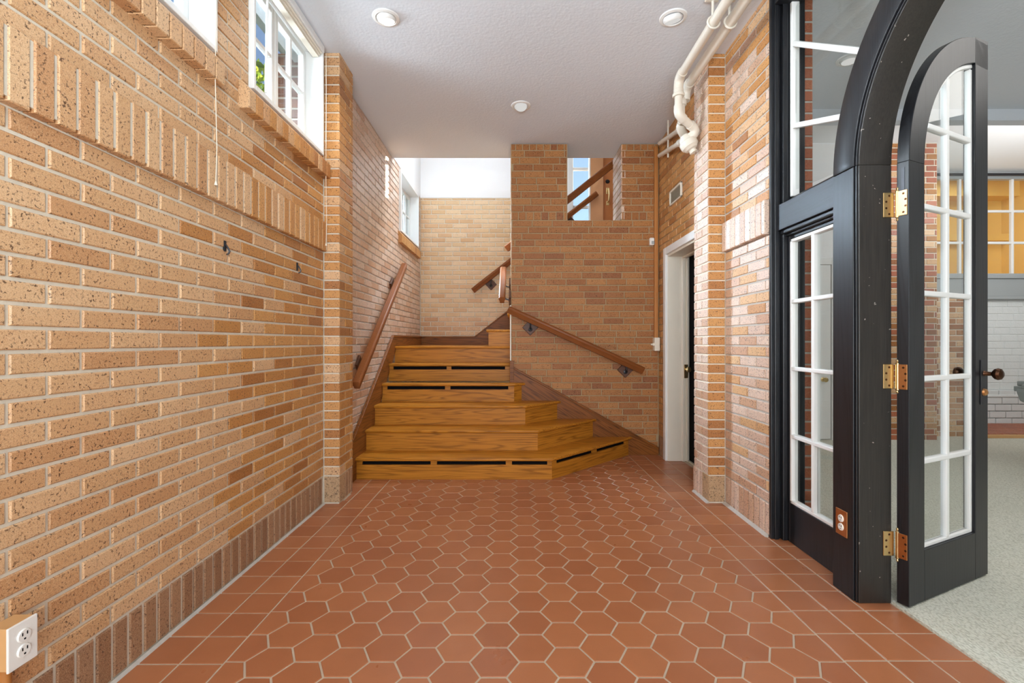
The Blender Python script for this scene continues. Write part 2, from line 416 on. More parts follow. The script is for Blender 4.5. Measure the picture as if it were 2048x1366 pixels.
def clip(a, b, z0, z1, holes):
    segs = [(a, b)]
    for (h0, h1, k0, k1) in holes:
        if (z0+z1)/2 <= k0 or (z0+z1)/2 >= k1: continue
        out = []
        for (p, q) in segs:
            if q <= h0 or p >= h1: out.append((p, q)); continue
            if p < h0-0.012: out.append((p, h0-0.004))
            if q > h1+0.012: out.append((h1+0.004, q))
        segs = out
    return segs
def course(ms, mat, pt, ang, u0, u1, z0, h, L, phase, holes=(), proud=0.0, D=0.045, jt=JT, vary=0.0):
    """one course of bricks from u0 to u1; pt(u) gives the point on the wall face"""
    k = math.floor((u0-phase)/L)
    x = phase + k*L
    while x < u1:
        a, b = max(x, u0), min(x+L, u1)
        if b-a > 0.02:
            for (p, q) in clip(a, b, z0, z0+h, holes):
                p2 = p + (jt/2 if p > u0+1e-6 else jt*0.3); q2 = q - (jt/2 if q < u1-1e-6 else jt*0.3)
                if q2-p2 < 0.012: continue
                c = Vector(pt((p2+q2)/2)); n = Vector((math.sin(ang), -math.cos(ang), 0))
                m = mat if isinstance(mat, str) else mat()
                ms.add(m, (c.x+n.x*proud, c.y+n.y*proud, z0+h/2), ang, q2-p2, h-(jt if h < 0.12 else jt), D)
        x += L
def wall_core(name, mat, frame, u0, u1, z0, z1, th, holes=(), parent=None):
    """mortar backing, split round the holes; frame(u, d, z) gives a point d behind the face"""
    us = sorted({u0, u1, *[h for q in holes for h in q[:2] if u0 < h < u1]})
    zs = sorted({z0, z1, *[h for q in holes for h in q[2:] if z0 < h < z1]})
    b = MB()
    for i in range(len(us)-1):
        for j in range(len(zs)-1):
            cu, cz = (us[i]+us[i+1])/2, (zs[j]+zs[j+1])/2
            if any(h[0] < cu < h[1] and h[2] < cz < h[3] for h in holes): continue
            P = [frame(us[i], 0.006, zs[j]), frame(us[i+1], 0.006, zs[j]), frame(us[i+1], 0.006, zs[j+1]), frame(us[i], 0.006, zs[j+1])]
            d = Vector(frame(us[i], th, zs[j])) - Vector(P[0])
            b.prism(P, d)
    return b.build(name, mat, parent)

CEIL = lambda y: 3.205 - 0.0169*(y-2.8)
BASE_T, BAND0, BAND1, NC = 0.197, 1.782, 1.985, 24
CH_ = (BAND0-BASE_T)/NC
BZ = lambda i: BASE_T + i*CH_

# ---- left wall of the hall (face at x = -1.357)
XL = -1.357
lpt = lambda y: (XL, y, 0)
lfr = lambda u, d, z: (XL-d, u, z)
WH = [(1.22, 2.09, 2.445, 3.19), (2.38, 3.25, 2.445, 3.19)]
wall_left = struct(wall_core('wall_left', 'mortar_light', lfr, -2.2, 3.30, 0, 3.30, 0.155, WH),
    'tan speckled brick wall along the left side of the hall, with soldier band and two high windows')
ms = Masonry(wall_left)
A = PI/2
def tan_mix(): return 'brick_tan'
def lcol(y): return 'brick_orange' if random.random() < min(0.95, max(0.0, (y-1.9)/1.1)) else 'brick_tan'
def course_left(z0, h, L, ph, **kw):
    a = 0.1
    course(ms, 'brick_tan', lpt, A, a, 1.7, z0, h, L, ph, WH, **kw)
# courses are laid brick by brick so the brick colour turns more orange towards the pilaster
def lay_left(z0, h, L, ph, mat=None, **kw):
    tmp = Masonry(wall_left)
    course(tmp, 'brick_tan', lpt, A, -2.2, 3.295, z0, h, L, ph, WH, **kw)
    for (m, c, ang, l, hh, d) in tmp.items: ms.items.append((mat or lcol(c.y), c, ang, l, hh, d))
lay_left(0.006, 0.191, 0.0655, 0.0, 'brick_base')
for i in range(NC): lay_left(BZ(i), CH_, 0.2125, 1.3526 + (0.10625 if i % 2 else 0.0))
lay_left(BAND0-0.005, BAND1-BAND0+0.010, 0.0665, 0.02, proud=0.028, D=0.07)
MB().box(XL-0.01, XL+0.024, -2.2, 3.295, BAND0+0.012, BAND1-0.006).build('band_mortar', 'mortar_light', wall_left)
i = 0; z = BAND1
while z < 3.20:
    lay_left(z, min(CH_, 3.215-z), 0.2125, 1.3526 + (0.10625 if i % 2 else 0.0)); z += CH_; i += 1
# sloped brick sills under the windows: each brick an own piece
def sill_brick(parent, y, w, mat, z0=2.298, zf=2.392, z1=2.436, proud=0.052):
    X = XL
    pr = [(X-0.02, y, z0), (X+proud, y, z0), (X+proud, y, zf), (X+0.012, y, z1), (X-0.02, y, z1)]
    o = MB().prism(pr, (0, w, 0)).build('brick', mat, parent, 0.003, 1); return o
for (a, b) in ((1.16, 2.105), (2.285, 3.29)):
    y = a
    while y < b-0.03:
        sill_brick(wall_left, y, 0.061, 'brick_orange' if (a > 2 and random.random() < .7) else 'brick_tan'); y += 0.0672
ms.finish(262)

# ---- left rear wall beside the stair (face at x = -1.347)
XS = -1.347; YR = 6.59
spt = lambda y: (XS, y, 0); sfr = lambda u, d, z: (XS-d, u, z)
WS = [(5.40, 6.39, 2.43, 3.15)]
wall_left_rear = struct(wall_core('wall_left_rear', 'mortar_grey', sfr, 3.57, YR, 0, 3.18, 0.26, WS),
    'tan brick wall on the left of the staircase, below white plaster')
ms = Masonry(wall_left_rear)
for i in range(NC+2): course(ms, 'brick_hazed', spt, A, 3.575, YR, BZ(i), CH_, 0.2125, 1.40 + (0.10625 if i % 2 else 0), WS, jt=0.010)
z = BZ(NC+2); i = 0
while z < 3.17:
    course(ms, 'brick_hazed', spt, A, 3.575, YR, z, min(CH_, 3.178-z), 0.2125, 1.40 + (0.10625 if i % 2 else 0), WS, jt=0.010); z += CH_; i += 1
y = 5.36
while y < 6.40:
    o = MB().prism([(XS-0.02, y, 2.29), (XS+0.045, y, 2.29), (XS+0.045, y, 2.385), (XS+0.01, y, 2.425), (XS-0.02, y, 2.425)], (0, 0.058, 0)).build('brick', 'brick_orange', wall_left_rear, 0.003, 1); y += 0.0665
ms.finish(280)
box('plaster', 'wall_white', wall_left_rear, XS-0.25, XS+0.004, 5.125, YR+0.01, 3.18, 5.2)

# ---- rear wall of the stairwell (face at y = 6.59)
rpt = lambda x: (x, YR, 0); rfr = lambda u, d, z: (u, YR+d, z)
wall_rear = struct(wall_core('wall_rear', 'mortar_light', rfr, XS-0.25, 0.62, 0, 3.18, 0.25),
    'pale tan brick wall at the back of the stairwell with white plaster above')
ms = Masonry(wall_rear)
z = 1.10; i = 0
while z < 3.175:
    course(ms, 'brick_pale' if i > 5 else 'brick_tan', rpt, 0, XS+0.003, 0.62, z, min(CH_, 3.178-z), 0.205, 0.03 + (0.1025 if i % 2 else 0) + random.uniform(-.01, .01)); z += CH_; i += 1
ms.finish()
b = MB(); b.box(XS-0.25, 0.62, YR-0.004, YR+0.25, 3.18, 5.2); b.box(0.62, 0.74, YR-0.004, YR+0.25, 2.3, 5.2)
b.box(0.74, 2.6, YR-0.004, YR+0.25, 4.5, 5.2); b.box(2.2, 2.6, YR-0.004, YR+0.25, 2.3, 4.5); b.box(0.62, 2.6, YR-0.004, YR+0.25, 0, 2.36)
b.build('plaster', 'wall_white', wall_rear)

# ---- middle wall (face y = 4.753, back y = 5.16) with the square opening
YM, YB = 4.753, 5.16; MX0, MX1 = -0.046, 1.47; OX0, OX1, OZ = 0.530, 1.081, 2.387
mpt = lambda x: (x, YM, 0)
wall_middle = struct(wall_core('wall_middle', 'mortar_dark', lambda u, d, z: (u, YM+d, z), MX0, 1.75, 0, 3.166, YB-YM, [(OX0, OX1, OZ, 3.4)]),
    'brown brick wall between hall and upper stair, with a square opening below the ceiling')
ms = Masonry(wall_middle)
MO = [(OX0, OX1, OZ, 3.4)]
H36 = OZ/36
for i in range(36):
    course(ms, 'brick_brown', mpt, 0, MX0+0.002, 1.455, i*H36, H36, 0.205, random.uniform(0, 0.205), MO, jt=0.0095)
course(ms, 'brick_brown', mpt, 0, MX0+0.002, 1.455, OZ, 0.086, 0.077, 0.03, MO, jt=0.0095)
for i in range(9):
    course(ms, 'brick_brown', mpt, 0, MX0+0.002, 1.455, 2.473+i*0.0697, 0.0697, 0.205, random.uniform(0, 0.205), MO, jt=0.0095)
course(ms, 'brick_brown', mpt, 0, MX0+0.002, 1.455, 3.1003, 0.066, 0.071, 0.0, MO, jt=0.0095)
# end of the wall (faces -x) and the right cheek of the opening
for i in range(47):
    z = 0.02 + i*0.0667
    course(ms, 'brick_tan', lambda u: (MX0, -u, 0), -PI/2, -YB, -YM-0.05, z, 0.0667, 0.205, (0.1 if i % 2 else 0.0), jt=0.0095, proud=0.004)
for i in range(11):
    course(ms, 'brick_hazed', lambda u: (OX1, -u, 0), -PI/2, -YB, -YM-0.002, OZ+0.01+i*0.0697, 0.0697, 0.205, (0.1 if i % 2 else 0.0), jt=0.0095, proud=0.003)  # cheek bricks use the paled colour for the bluish daylight on them
ms.finish()

# ---- right wall (face x = 1.489) by the screen, and right rear wall with the white door
XR, XD = 1.489, 1.458
def rcol(): return random.choice(['brick_hazed', 'brick_hazed', 'brick_hazed', 'brick_tan'])
wall_right = struct(wall_core('wall_right', 'mortar_grey', lambda u, d, z: (XR+d, u, z), 2.735, 3.60, 0, 3.25, 0.255),
    'tan brick wall, colour paled for daylight haze, on the right between the pilaster and the black glazed screen')
ms = Masonry(wall_right)
rp = lambda u: (XR, -u, 0)
B_ = -PI/2
course(ms, 'brick_hazed', rp, B_, -3.31, -2.737, 0.006, 0.191, 0.0655, -3.31)
for i in range(NC): course(ms, rcol, rp, B_, -3.31, -2.737, BZ(i), CH_, 0.2125, -3.31 + (0.10625 if i % 2 else 0.0))
course(ms, 'brick_hazed', rp, B_, -3.305, -2.737, BAND0-0.005, BAND1-BAND0+0.010, 0.0665, -3.305, proud=0.028, D=0.07)
MB().box(XR-0.024, XR+0.01, 2.742, 3.303, BAND0+0.012, BAND1-0.006).build('band_mortar', 'mortar_grey', wall_right)
z = BAND1; i = 0
while z < 3.20:
    course(ms, lambda: random.choice(['brick_hazed', 'brick_orange', 'brick_tan']), rp, B_, -3.31, -2.737, z, min(CH_, 3.215-z), 0.2125, -3.31 + (0.10625 if i % 2 else 0.0)); z += CH_; i += 1
# end of the wall behind the screen: brown bricks seen through the glass
for i in range(47):
    course(ms, 'brick_red', lambda u: (u, 2.735, 0), 0, 1.69, 1.745, 0.01+i*0.067, 0.067, 0.2, 1.69, jt=0.01, proud=0.004)
ms.finish()
DH = [(3.74, 4.50, 0, 2.0)]
wall_right_rear = struct(wall_core('wall_right_rear', 'mortar_dark', lambda u, d, z: (XD+d, u, z), 3.58, YM+0.02, 0, 3.25, 0.285, DH),
    'orange brown brick wall around the white closet door, right rear of the hall')
ms = Masonry(wall_right_rear)
rp2 = lambda u: (XD, -u, 0)
DHn = [(-4.56, -3.68, 0, 2.06)]
course(ms, 'brick_base', rp2, B_, -YM, -3.585, 0.006, 0.191, 0.0655, -YM, DHn)
z = BASE_T; i = 0
while z < 3.19:
    course(ms, 'brick_orange', rp2, B_, -YM, -3.585, z, min(CH_, 3.20-z), 0.2125, -YM + (0.10625 if i % 2 else 0.0), DHn, jt=0.010); z += CH_; i += 1
ms.finish()

# ---- pilasters
def pilaster(side):
    if side < 0: x0, x1, y0, y1 = XL-0.02, -1.245, 3.30, 3.57
    else: x0, x1, y0, y1 = 1.372, XR+0.02, 3.31, 3.585
    g = 0.006
    core = MB().box(x0 + (0 if side < 0 else g), x1 - (g if side < 0 else 0), y0+g, y1-0.002, 0, 3.25).build('pilaster', 'mortar_light')
    struct(core, 'orange brown brick pilaster on the ' + ('left wall beside the staircase' if side < 0 else 'right wall beside the white door'))
    ms = Masonry(core)
    w = 0.118
    fx0, fx1 = (-1.356, -1.245) if side < 0 else (1.372, 1.488)
    ang = PI/2 if side < 0 else -PI/2
    fpt = lambda x: (x, y0, 0)
    sx = fx1 if side < 0 else fx0
    sm = 'brick_orange' if side < 0 else 'brick_hazed'  # right pilaster's hall side carries the daylight haze in its brick colour
    ztop = 3.19
    ms.add('brick_stone', ((fx0+fx1)/2, y0, 0.006+0.0955), 0, fx1-fx0, 0.182, 0.11)
    y = y0+0.115
    while y < y1-0.03:
        ms.add('brick_base' if side < 0 else 'brick_hazed', (sx, y+0.024, 0.006+0.0955), ang, 0.040 if side < 0 else 0.05, 0.182, 0.06); y += 0.051 if side < 0 else 0.062
    z = BASE_T; i = 0
    while z < ztop:
        h = min(CH_, 3.20-z); d = 0.20 if i % 2 else 0.10
        ms.add('brick_orange' if side > 0 or random.random() < .8 else 'brick_tan', ((fx0+fx1)/2, y0, z+h/2), 0, fx1-fx0, h-0.010, d if side < 0 else 0.012)
        a, bb = (y0+d+0.010, y1) if side < 0 else (y0+0.013, y1)
        while a < bb-0.02:
            e = min(a + (0.2 if (side < 0 or i % 2) else 0.105), bb)
            ms.add(sm, (sx, (a+e)/2, z+h/2), ang, e-a-0.006, h-0.010, 0.05); a = e+0.005
            if side > 0: i2 = 1
        z += CH_; i += 1
    ms.finish()
    return core
pilaster(-1); pilaster(1)

# ---- ceiling of the hall (slightly falling towards the stair), and the rooms' outer shell
b = MB()
P = [(-1.62, -2.2, CEIL(-2.2)), (1.655, -2.2, CEIL(-2.2)), (1.655, 5.12, CEIL(5.12)), (-1.62, 5.12, CEIL(5.12))]
b.prism(P, (0, 0, 0.3))
struct(b.build('ceiling', 'ceiling_plaster'), 'grey white stippled plaster ceiling over the hall')
b = MB()
b.box(-1.65, 2.4, -2.3, -2.2, 0, 3.3)                       # wall behind the camera
struct(b.build('wall_near', 'wall_white'), 'plain plaster wall behind the viewer')
b = MB(); b.box(2.6, 2.7, 5.16, 6.85, 2.0, 5.2); b.box(-1.6, 2.7, 5.06, 5.16, 3.45, 5.2); b.box(1.45, 2.7, 5.10, 5.16, 2.3, 3.5); b.box(-1.6, 2.7, 5.06, 6.9, 5.2, 5.3)
struct(b.build('wall_foyer', 'wall_white'), 'white plaster walls of the upper stair hall')
b = MB(); b.box(1.10, 2.6, 5.165, YR, 2.2, 2.375)
struct(b.build('floor_foyer', 'oak_x'), 'wooden floor of the upper entrance level at the front door')

# ------------------------------------------------------------------ floor
floor = struct(box('floor', 'grout', None, -1.40, 1.655, -2.2, 6.7, -0.12, -0.0025), 'red terracotta tile floor with hexagons and a square tile border')
TILE_MESH = {}
def tile_geo(pts, c=0.002, zt=0.0, zb=-0.012):
    n = len(pts); cx = sum(p[0] for p in pts)/n; cy = sum(p[1] for p in pts)/n
    def inset(p, d):
        v = Vector((cx-p[0], cy-p[1])); l = v.length
        return (p[0]+v.x/l*d, p[1]+v.y/l*d) if l > d else (cx, cy)
    v = [(p[0], p[1], zb) for p in pts] + [(p[0], p[1], zt-c*0.7) for p in pts] + [(*inset(p, c), zt) for p in pts]
    f = [tuple(range(2*n, 3*n))]
    for i in range(n):
        j = (i+1) % n
        f.append((i, j, n+j, n+i)); f.append((n+i, n+j, 2*n+j, 2*n+i))
    return v, f
def clip_poly(pts, nx, ny, d):
    out = []
    for i in range(len(pts)):
        a, b2 = pts[i], pts[(i+1) % len(pts)]
        da, db = a[0]*nx+a[1]*ny-d, b2[0]*nx+b2[1]*ny-d
        if da <= 0: out.append(a)
        if (da < 0 < db) or (db < 0 < da):
            t = da/(da-db); out.append((a[0]+(b2[0]-a[0])*t, a[1]+(b2[1]-a[1])*t))
    return out
tiles = []
PH = 0.1555; SH = PH/math.sqrt(3); JG = 0.0075
KX = -0.0155
xl_edge = -1.043; xr_edge = lambda y: 1.183 + KX*(y-1.7)
in_stair = lambda x, y: y > 4.02 and (y-x) > 3.72
rh = (PH-JG)/math.sqrt(3)
for c in range(-9, 11):
    cx = -0.0753 + c*1.5*SH
    for r in range(-10, 30):
        cy = 1.8296 + r*PH + (PH/2 if c % 2 else 0)
        if cy < 0.7 or cy > 4.80 or in_stair(cx, cy): continue
        hexa = [(cx+rh*math.cos(PI/3*k), cy+rh*math.sin(PI/3*k)) for k in range(6)]
        q = clip_poly(hexa, -1, 0, -(xl_edge+JG/2))
        q = clip_poly(q, 1, -KX, 1.183-1.7*KX-JG/2)
        q = clip_poly(q, 0, 1, YM-0.03)
        if len(q) < 3: continue
        ar = abs(sum(q[i][0]*q[(i+1) % len(q)][1]-q[(i+1) % len(q)][0]*q[i][1] for i in range(len(q))))/2
        if ar < 0.0006: continue
        tiles.append(('hex_tile', q, (cx, cy), len(q) == 6 and abs(ar-2.598*rh*rh) < 1e-6))
PS = 0.1555
for r in range(-7, 22):
    y0 = 1.662 + r*PS
    if y0 > 4.0: break
    for (xa, xb) in ((-1.357, -1.2), (-1.2, -1.043)):
        if y0 > 3.50 and xa < -1.3: xa = -1.347
        elif y0 > 3.25 and xa < -1.3: xa = -1.243
        q = [(xa+JG/2, y0+JG/2), (xb-JG/2, y0+JG/2), (xb-JG/2, y0+PS-JG/2), (xa+JG/2, y0+PS-JG/2)]
        if xb-xa > 0.03: tiles.append(('square_tile', q, ((xa+xb)/2, y0+PS/2), False))
    
for r in range(-7, 24):
    y0 = 1.6797 + r*0.1567
    if y0 > YM-0.05: break
    for k in range(3):
        y1 = min(y0+0.1567, YM)
        e = lambda i, y: (1.183, 1.340, 1.497, 1.655)[i] + KX*(y-1.7)
        if k == 2 and 2.7 < y0 < 3.70: continue
        q = [(e(k, y0)+JG/2, y0+JG/2), (e(k+1, y0)-JG/2, y0+JG/2), (e(k+1, y1)-JG/2, y1-JG/2), (e(k, y1)+JG/2, y1-JG/2)]
        tiles.append(('square_tile', q, ((e(k, y0)+e(k+1, y0))/2, y0+0.08), False))
def tshow(t):
    p = project((t[2][0], t[2][1], 0))
    if p is None or p[1] > 1400 or not -40 < p[0] < 2090: return 0
    return 1.0/t[2][1]
cnt = {'hex_tile': 0, 'square_tile': 0}; restV, restF = [], []
tiles.sort(key=tshow, reverse=True)
HEXM = None
for (nm, q, ctr, full) in tiles:
    loc = [(p[0]-ctr[0], p[1]-ctr[1]) for p in q]
    dz = random.uniform(-0.0005, 0.0004)
    if tshow((nm, q, ctr, full)) > 0 and cnt[nm] < 300:
        cnt[nm] += 1
        if full and HEXM: me = HEXM
        else:
            v, f = tile_geo(loc); me = bpy.data.meshes.new(nm); me.from_pydata(v, [], f); me.materials.append(MATS['terracotta'])
            if full: HEXM = me
        o = bpy.data.objects.new(nm, me); COL.objects.link(o); o.parent = floor; o.location = (ctr[0], ctr[1], dz)
    else:
        v, f = tile_geo(loc); bI = len(restV)
        restV.extend((p[0]+ctr[0], p[1]+ctr[1], p[2]+dz) for p in v); restF.extend(tuple(bI+i for i in g) for g in f)
me = bpy.data.meshes.new('small_tiles'); me.from_pydata(restV, [], restF); me.materials.append(MATS['terracotta'])
o = bpy.data.objects.new('small_tiles', me); COL.objects.link(o); o['kind'] = 'stuff'; o.parent = floor
# mortar fillet where floor meets the left wall
b = MB(); b.prism([(XL+0.002, -2.0, -0.002), (XL+0.014, -2.0, -0.002), (XL+0.002, -2.0, 0.010)], (0, 5.30, 0)); b.build('mortar_fillet', 'mortar_grey', floor)
b = MB(); b.prism([(XR-0.002, 2.74, -0.002), (XR-0.022, 2.74, -0.002), (XR-0.002, 2.74, 0.016)], (0, 0.57, 0)); b.prism([(1.374, 3.31, -0.002), (1.352, 3.31, -0.002), (1.374, 3.31, 0.016)], (0, 0.275, 0)); b.build('mortar_fillet', 'mortar_grey', floor)

# ------------------------------------------------------------------ windows on the left
def window_left(n, y0, y1, z0, z1, xf, cols, label):
    """white timber window in a deep reveal; xf is the wall face"""
    t = struct(empty('window_%d' % n, (xf, (y0+y1)/2, z0)), label)
    xg = xf-0.125
    b = MB()
    b.box(xf-0.155, xf+0.012, y0, y0+0.018, z0, z1); b.box(xf-0.155, xf+0.012, y1-0.018, y1, z0, z1)
    b.box(xf-0.155, xf+0.012, y0+0.018, y1-0.018, z0, z0+0.02); b.box(xf-0.155, xf+0.012, y0+0.018, y1-0.018, z1-0.03, z1)
    b.build('frame', 'white_paint', t, 0.002, 1)
    b = MB(); b.box(xf-0.15, xg+0.022, y0+0.018, y1-0.018, z0+0.02, z0+0.10); b.build('sill_rail', 'white_paint', t, 0.004, 2)
    # two casements
    zb, zt = z0+0.10, z1-0.04
    ym = (y0+y1)/2
    for (a, c) in ((y0+0.02, ym-0.002), (ym+0.002, y1-0.02)):
        b = MB(); st = 0.036
        b.box(xg-0.02, xg+0.02, a, a+st, zb, zt); b.box(xg-0.02, xg+0.02, c-st, c, zb, zt)
        b.box(xg-0.02, xg+0.02, a+st, c-st, zb, zb+0.045); b.box(xg-0.02, xg+0.02, a+st, c-st, zt-0.04, zt)
        s = b.build('sash', 'white_paint', t, 0.004, 2)
        pa, pc, pb, pt = a+st, c-st, zb+0.045, zt-0.04
        b = MB()
        for k in range(1, cols): y = pa+(pc-pa)*k/cols; b.box(xg-0.014, xg+0.016, y-0.011, y+0.011, pb, pt)
        b.build('glazing_bar', 'white_paint', s, 0.003, 1)
        zz = pb+(pt-pb)*0.5
        b = MB(); b.box(xg-0.014, xg+0.017, pa, pc, zz-0.011, zz+0.011); b.build('glazing_bar', 'white_paint', s, 0.003, 1)
        for k in range(cols):
            for (q0, q1) in ((pb, zz-0.011), (zz+0.011, pt)):
                ya, yb = pa+(pc-pa)*k/cols, pa+(pc-pa)*(k+1)/cols
                box('pane', 'window_glass', s, xg-0.002, xg+0.002, ya, yb, q0, q1)
    return t
window_left(1, 1.22, 2.09, 2.445, 3.19, XL+0.01, 2, 'white high window at the top left corner of the photo, nearest the viewer')
window_left(2, 2.38, 3.25, 2.445, 3.19, XL+0.01, 2, 'white high window beside the left pilaster, second along the wall')
window_left(3, 5.40, 6.39, 2.43, 3.15, XS+0.012, 2, 'white window above the left side of the stair landing')
def blind(y0, y1, ycord, z_end, label, cords):
    t = empty('roller_blind', (XL-0.02, (y0+y1)/2, 3.13), label, 'blind')
    b = MB(); b.box(XL-0.05, XL+0.035, y0, y1, 3.148, 3.193); b.build('head_box', 'white_paint', t, 0.004, 2)
    b = MB()
    for k in range(3): b.box(XL-0.045+0.0*k, XL+0.022-0.012*k, y0+0.01, y1-0.01, 3.137-0.011*k, 3.145-0.011*k)
    b.build('folded_slats', 'cream_paint', t, 0.002, 1)
    for (yc, xc, ze) in cords:
        c = MB().tube([(xc, yc, 3.15), (xc, yc+0.003, 2.8), (xc, yc-0.004, 2.3), (xc+0.002, yc+0.004, 2.0), (xc, yc, ze+0.02)], 0.0018, 6).build('pull_cord', 'cord_white', t, smooth=True)
        MB().lathe([(0.001, 0.022), (0.0035, 0.016), (0.007, 0.0), (0, 0)], Matrix.Translation((xc, yc, ze)), 12).build('tassel', 'cord_white', c, smooth=True)
blind(1.24, 2.07, 0, 0, 'white blind on the nearest high window, its cord hanging over the brick band', [(2.045, XL+0.042, 1.835)])
blind(2.40, 3.23, 0, 0, 'white blind at the head of the high window beside the left pilaster', [(3.235, XL+0.042, 1.815)])
MB().tube([(XL+0.03, 2.50, 3.13), (XL+0.0, 2.53, 2.50)], 0.006, 8).build('tilt_wand', 'white_paint', [o for o in bpy.data.objects if o.name == 'roller_blind.001'][0], smooth=True)

# ------------------------------------------------------------------ staircase
R = 0.1832; RUN = 0.255
stair = empty('staircase', (-0.3, 4.4, 0), 'honey oak staircase with flared lower steps, between the left wall and the brown brick wall', 'staircase')
YF = lambda k: 3.883+RUN*(k-1)
DG = lambda k: 3.580+0.3606*(k-1)          # y - x on the oblique riser
XW = XS+0.012; YW = YM-0.012
def outline(k, off):
    """front edge of step k, pushed forward by off: left, corner, right end"""
    yf = YF(k)-off; d = DG(k)-off*math.sqrt(2)
    cx = yf-d
    if cx <= MX0+0.002 or k >= 5: return [(XW, yf), (MX0-0.006, yf)]
    return [(XW, yf), (cx, yf), (YW-d, YW)]
for k in range(1, 7):
    zt = R*k; zb = R*(k-1)
    # tread with a rounded nosing
    pts = outline(k, 0.026)
    back = YF(k+1)+0.02 if k < 6 else YR-0.01
    pl = [(*p, zt-0.027) for p in pts]
    if len(pts) == 3: pl += [(min(pts[-1][0], pts[-1][0]), YW+0.004, zt-0.027), (MX0+0.05, YW+0.004, zt-0.027), (XW, YW+0.004, zt-0.027)]
    elif k < 6: pl += [(MX0-0.006, back, zt-0.027), (XW, back, zt-0.027)]
    else: pl += [(MX0-0.006, YB+0.002, zt-0.027), (0.3, YB+0.002, zt-0.027), (0.3, back, zt-0.027), (XW, back, zt-0.027)]
    q = []
    for p in pl:
        if not q or (Vector(p)-Vector(q[-1])).length > 0.006: q.append(p)
    MB().prism(q, (0, 0, 0.027)).build('tread', 'oak_x', stair, 0.011, 3, True)
    # risers, with the long vent slots under some nosings
    fr = outline(k, 0.0)
    sides = [(fr[0], fr[1])] + ([(fr[1], fr[2])] if len(fr) == 3 else [])
    for si, (a, c) in enumerate(sides):
        a, c = Vector(a), Vector(c); L = (c-a).length; u = (c-a)/L; n = Vector((u.y, -u.x))
        ang = math.atan2(u.y, u.x); M = Matrix.Translation((a.x, a.y, 0)) @ Matrix.Rotation(ang, 4, 'Z')
        mat = 'oak_x' if si == 0 else 'oak_diagonal'
        slots = []
        if k == 1 and si == 0: slots = [(0.058, 0.628), (0.680, 1.254), (1.305, 1.60)]
        if k == 1 and si == 1: slots = [(0.06, 0.58), (0.64, 1.13)]
        if k == 4: slots = [(0.055, 0.632), (0.685, 1.263)] if si == 0 else []
        if k == 5: slots = [(0.05, 0.61), (0.66, 1.225)]
        ztop = zt-0.027
        b = MB()
        if not slots: b.box(0, L, 0, 0.02, zb, ztop, M)
        else:
            zs = ztop-0.034; b.box(0, L, 0, 0.02, zb, zs, M)
            x = 0.0
            for (s0, s1) in slots: b.box(x, s0, 0, 0.02, zs, ztop, M); x = s1
            b.box(x, L, 0, 0.02, zs, ztop, M)
        r = b.build('riser', mat, stair)
        if slots:
            b = MB()
            for (s0, s1) in slots: b.box(s0-0.004, s1+0.004, 0.019, 0.06, zs-0.005, ztop-0.001, M)
            b.build('vent_slot', 'slot_black', r)
    # body under the step so that nothing shows through
# second flight rising to the right behind the middle wall: its side faces the viewer
RUN2 = 0.235
for k in range(7):
    x0 = -0.30+RUN2*k; z = R*(7+k)
    xe = x0+RUN2+0.02
    MB().box(x0-0.026, xe if k else MX0-0.004, YB+0.012 if k else 5.165, YR-0.012, z-0.027, z).build('tread', 'oak_y', stair, 0.011, 3, True)
    MB().box(x0, x0+0.02, YB+0.02, YR-0.012, z-R, z-0.027).build('riser', 'oak_y', stair)
    if k == 0: MB().box(x0, MX0-0.004, YB+0.016, YB+0.036, z-R, z-0.027).build('riser', 'oak_x', stair)
# skirt boards
def skirt(name, pts, d, mat, cap=None):
    o = MB().prism(pts, d).build(name, mat, stair, 0.002, 1)
    if cap:
        A2, B2, up = cap
        MB().strip([Vector(p) for p in A2], [Vector(p)+Vector(up) for p in A2], B2).build('cap_moulding', mat, o, 0.004, 2)
    return o
sl = 0.7184
zl = lambda y: 0.375+0.6937*(y-3.843)
xs = XS+0.002
skirt('skirt_board', [(xs, 3.70, 0.0), (xs, 3.70, zl(3.70)), (xs, 5.055, 1.215), (xs, YR, 1.222), (xs, YR, 1.09), (xs, 5.2, 1.09), (xs, 3.95, 0.0)], (0.020, 0, 0), 'oak_dark_left',
      ([(xs, 3.70, zl(3.70)-0.02), (xs, 5.06, 1.197), (xs, YR-0.02, 1.203)], (0.028, 0, 0), (0, 0, 0.024)))
ys = YM-0.003
zr = lambda x: 0.884-0.553*(x+0.02)
skirt('skirt_board', [(-0.02, ys, 0.40), (-0.02, ys, zr(-0.02)), (1.452, ys, zr(1.452)), (1.452, ys, 0.0), (0.9, ys, 0.0)], (0, -0.026, 0), 'oak_dark_slope',
      ([(-0.02, ys, zr(-0.02)-0.016), (1.452, ys, zr(1.452)-0.016)], (0, -0.034, 0), (0, 0, 0.024)))
MB().box(MX0-0.012, MX0+0.03, YM-0.035, YM+0.35, 0.56, 0.955).build('skirt_post', 'oak_dark_x', stair, 0.002, 1)
yr = YR-0.002
skirt('skirt_board', [(XS+0.02, yr, 1.09), (XS+0.02, yr, 1.222), (-0.578, yr, 1.222), (0.95, yr, 1.222+0.778*1.528), (1.15, yr, 2.38), (1.15, yr, 1.9), (-0.05, yr, 1.09)], (0, -0.02, 0), 'oak_dark_x',
      ([(XS+0.02, yr, 1.202), (-0.578, yr, 1.202), (0.95, yr, 1.202+0.778*1.528)], (0, -0.030, 0), (0, 0, 0.022)))
# newel side trim on the end of the middle wall
MB().box(MX0-0.010, MX0+0.002, YM-0.004, YB, 0.95, 1.52).build('edge_trim', 'cream_paint', stair, 0.002, 1)

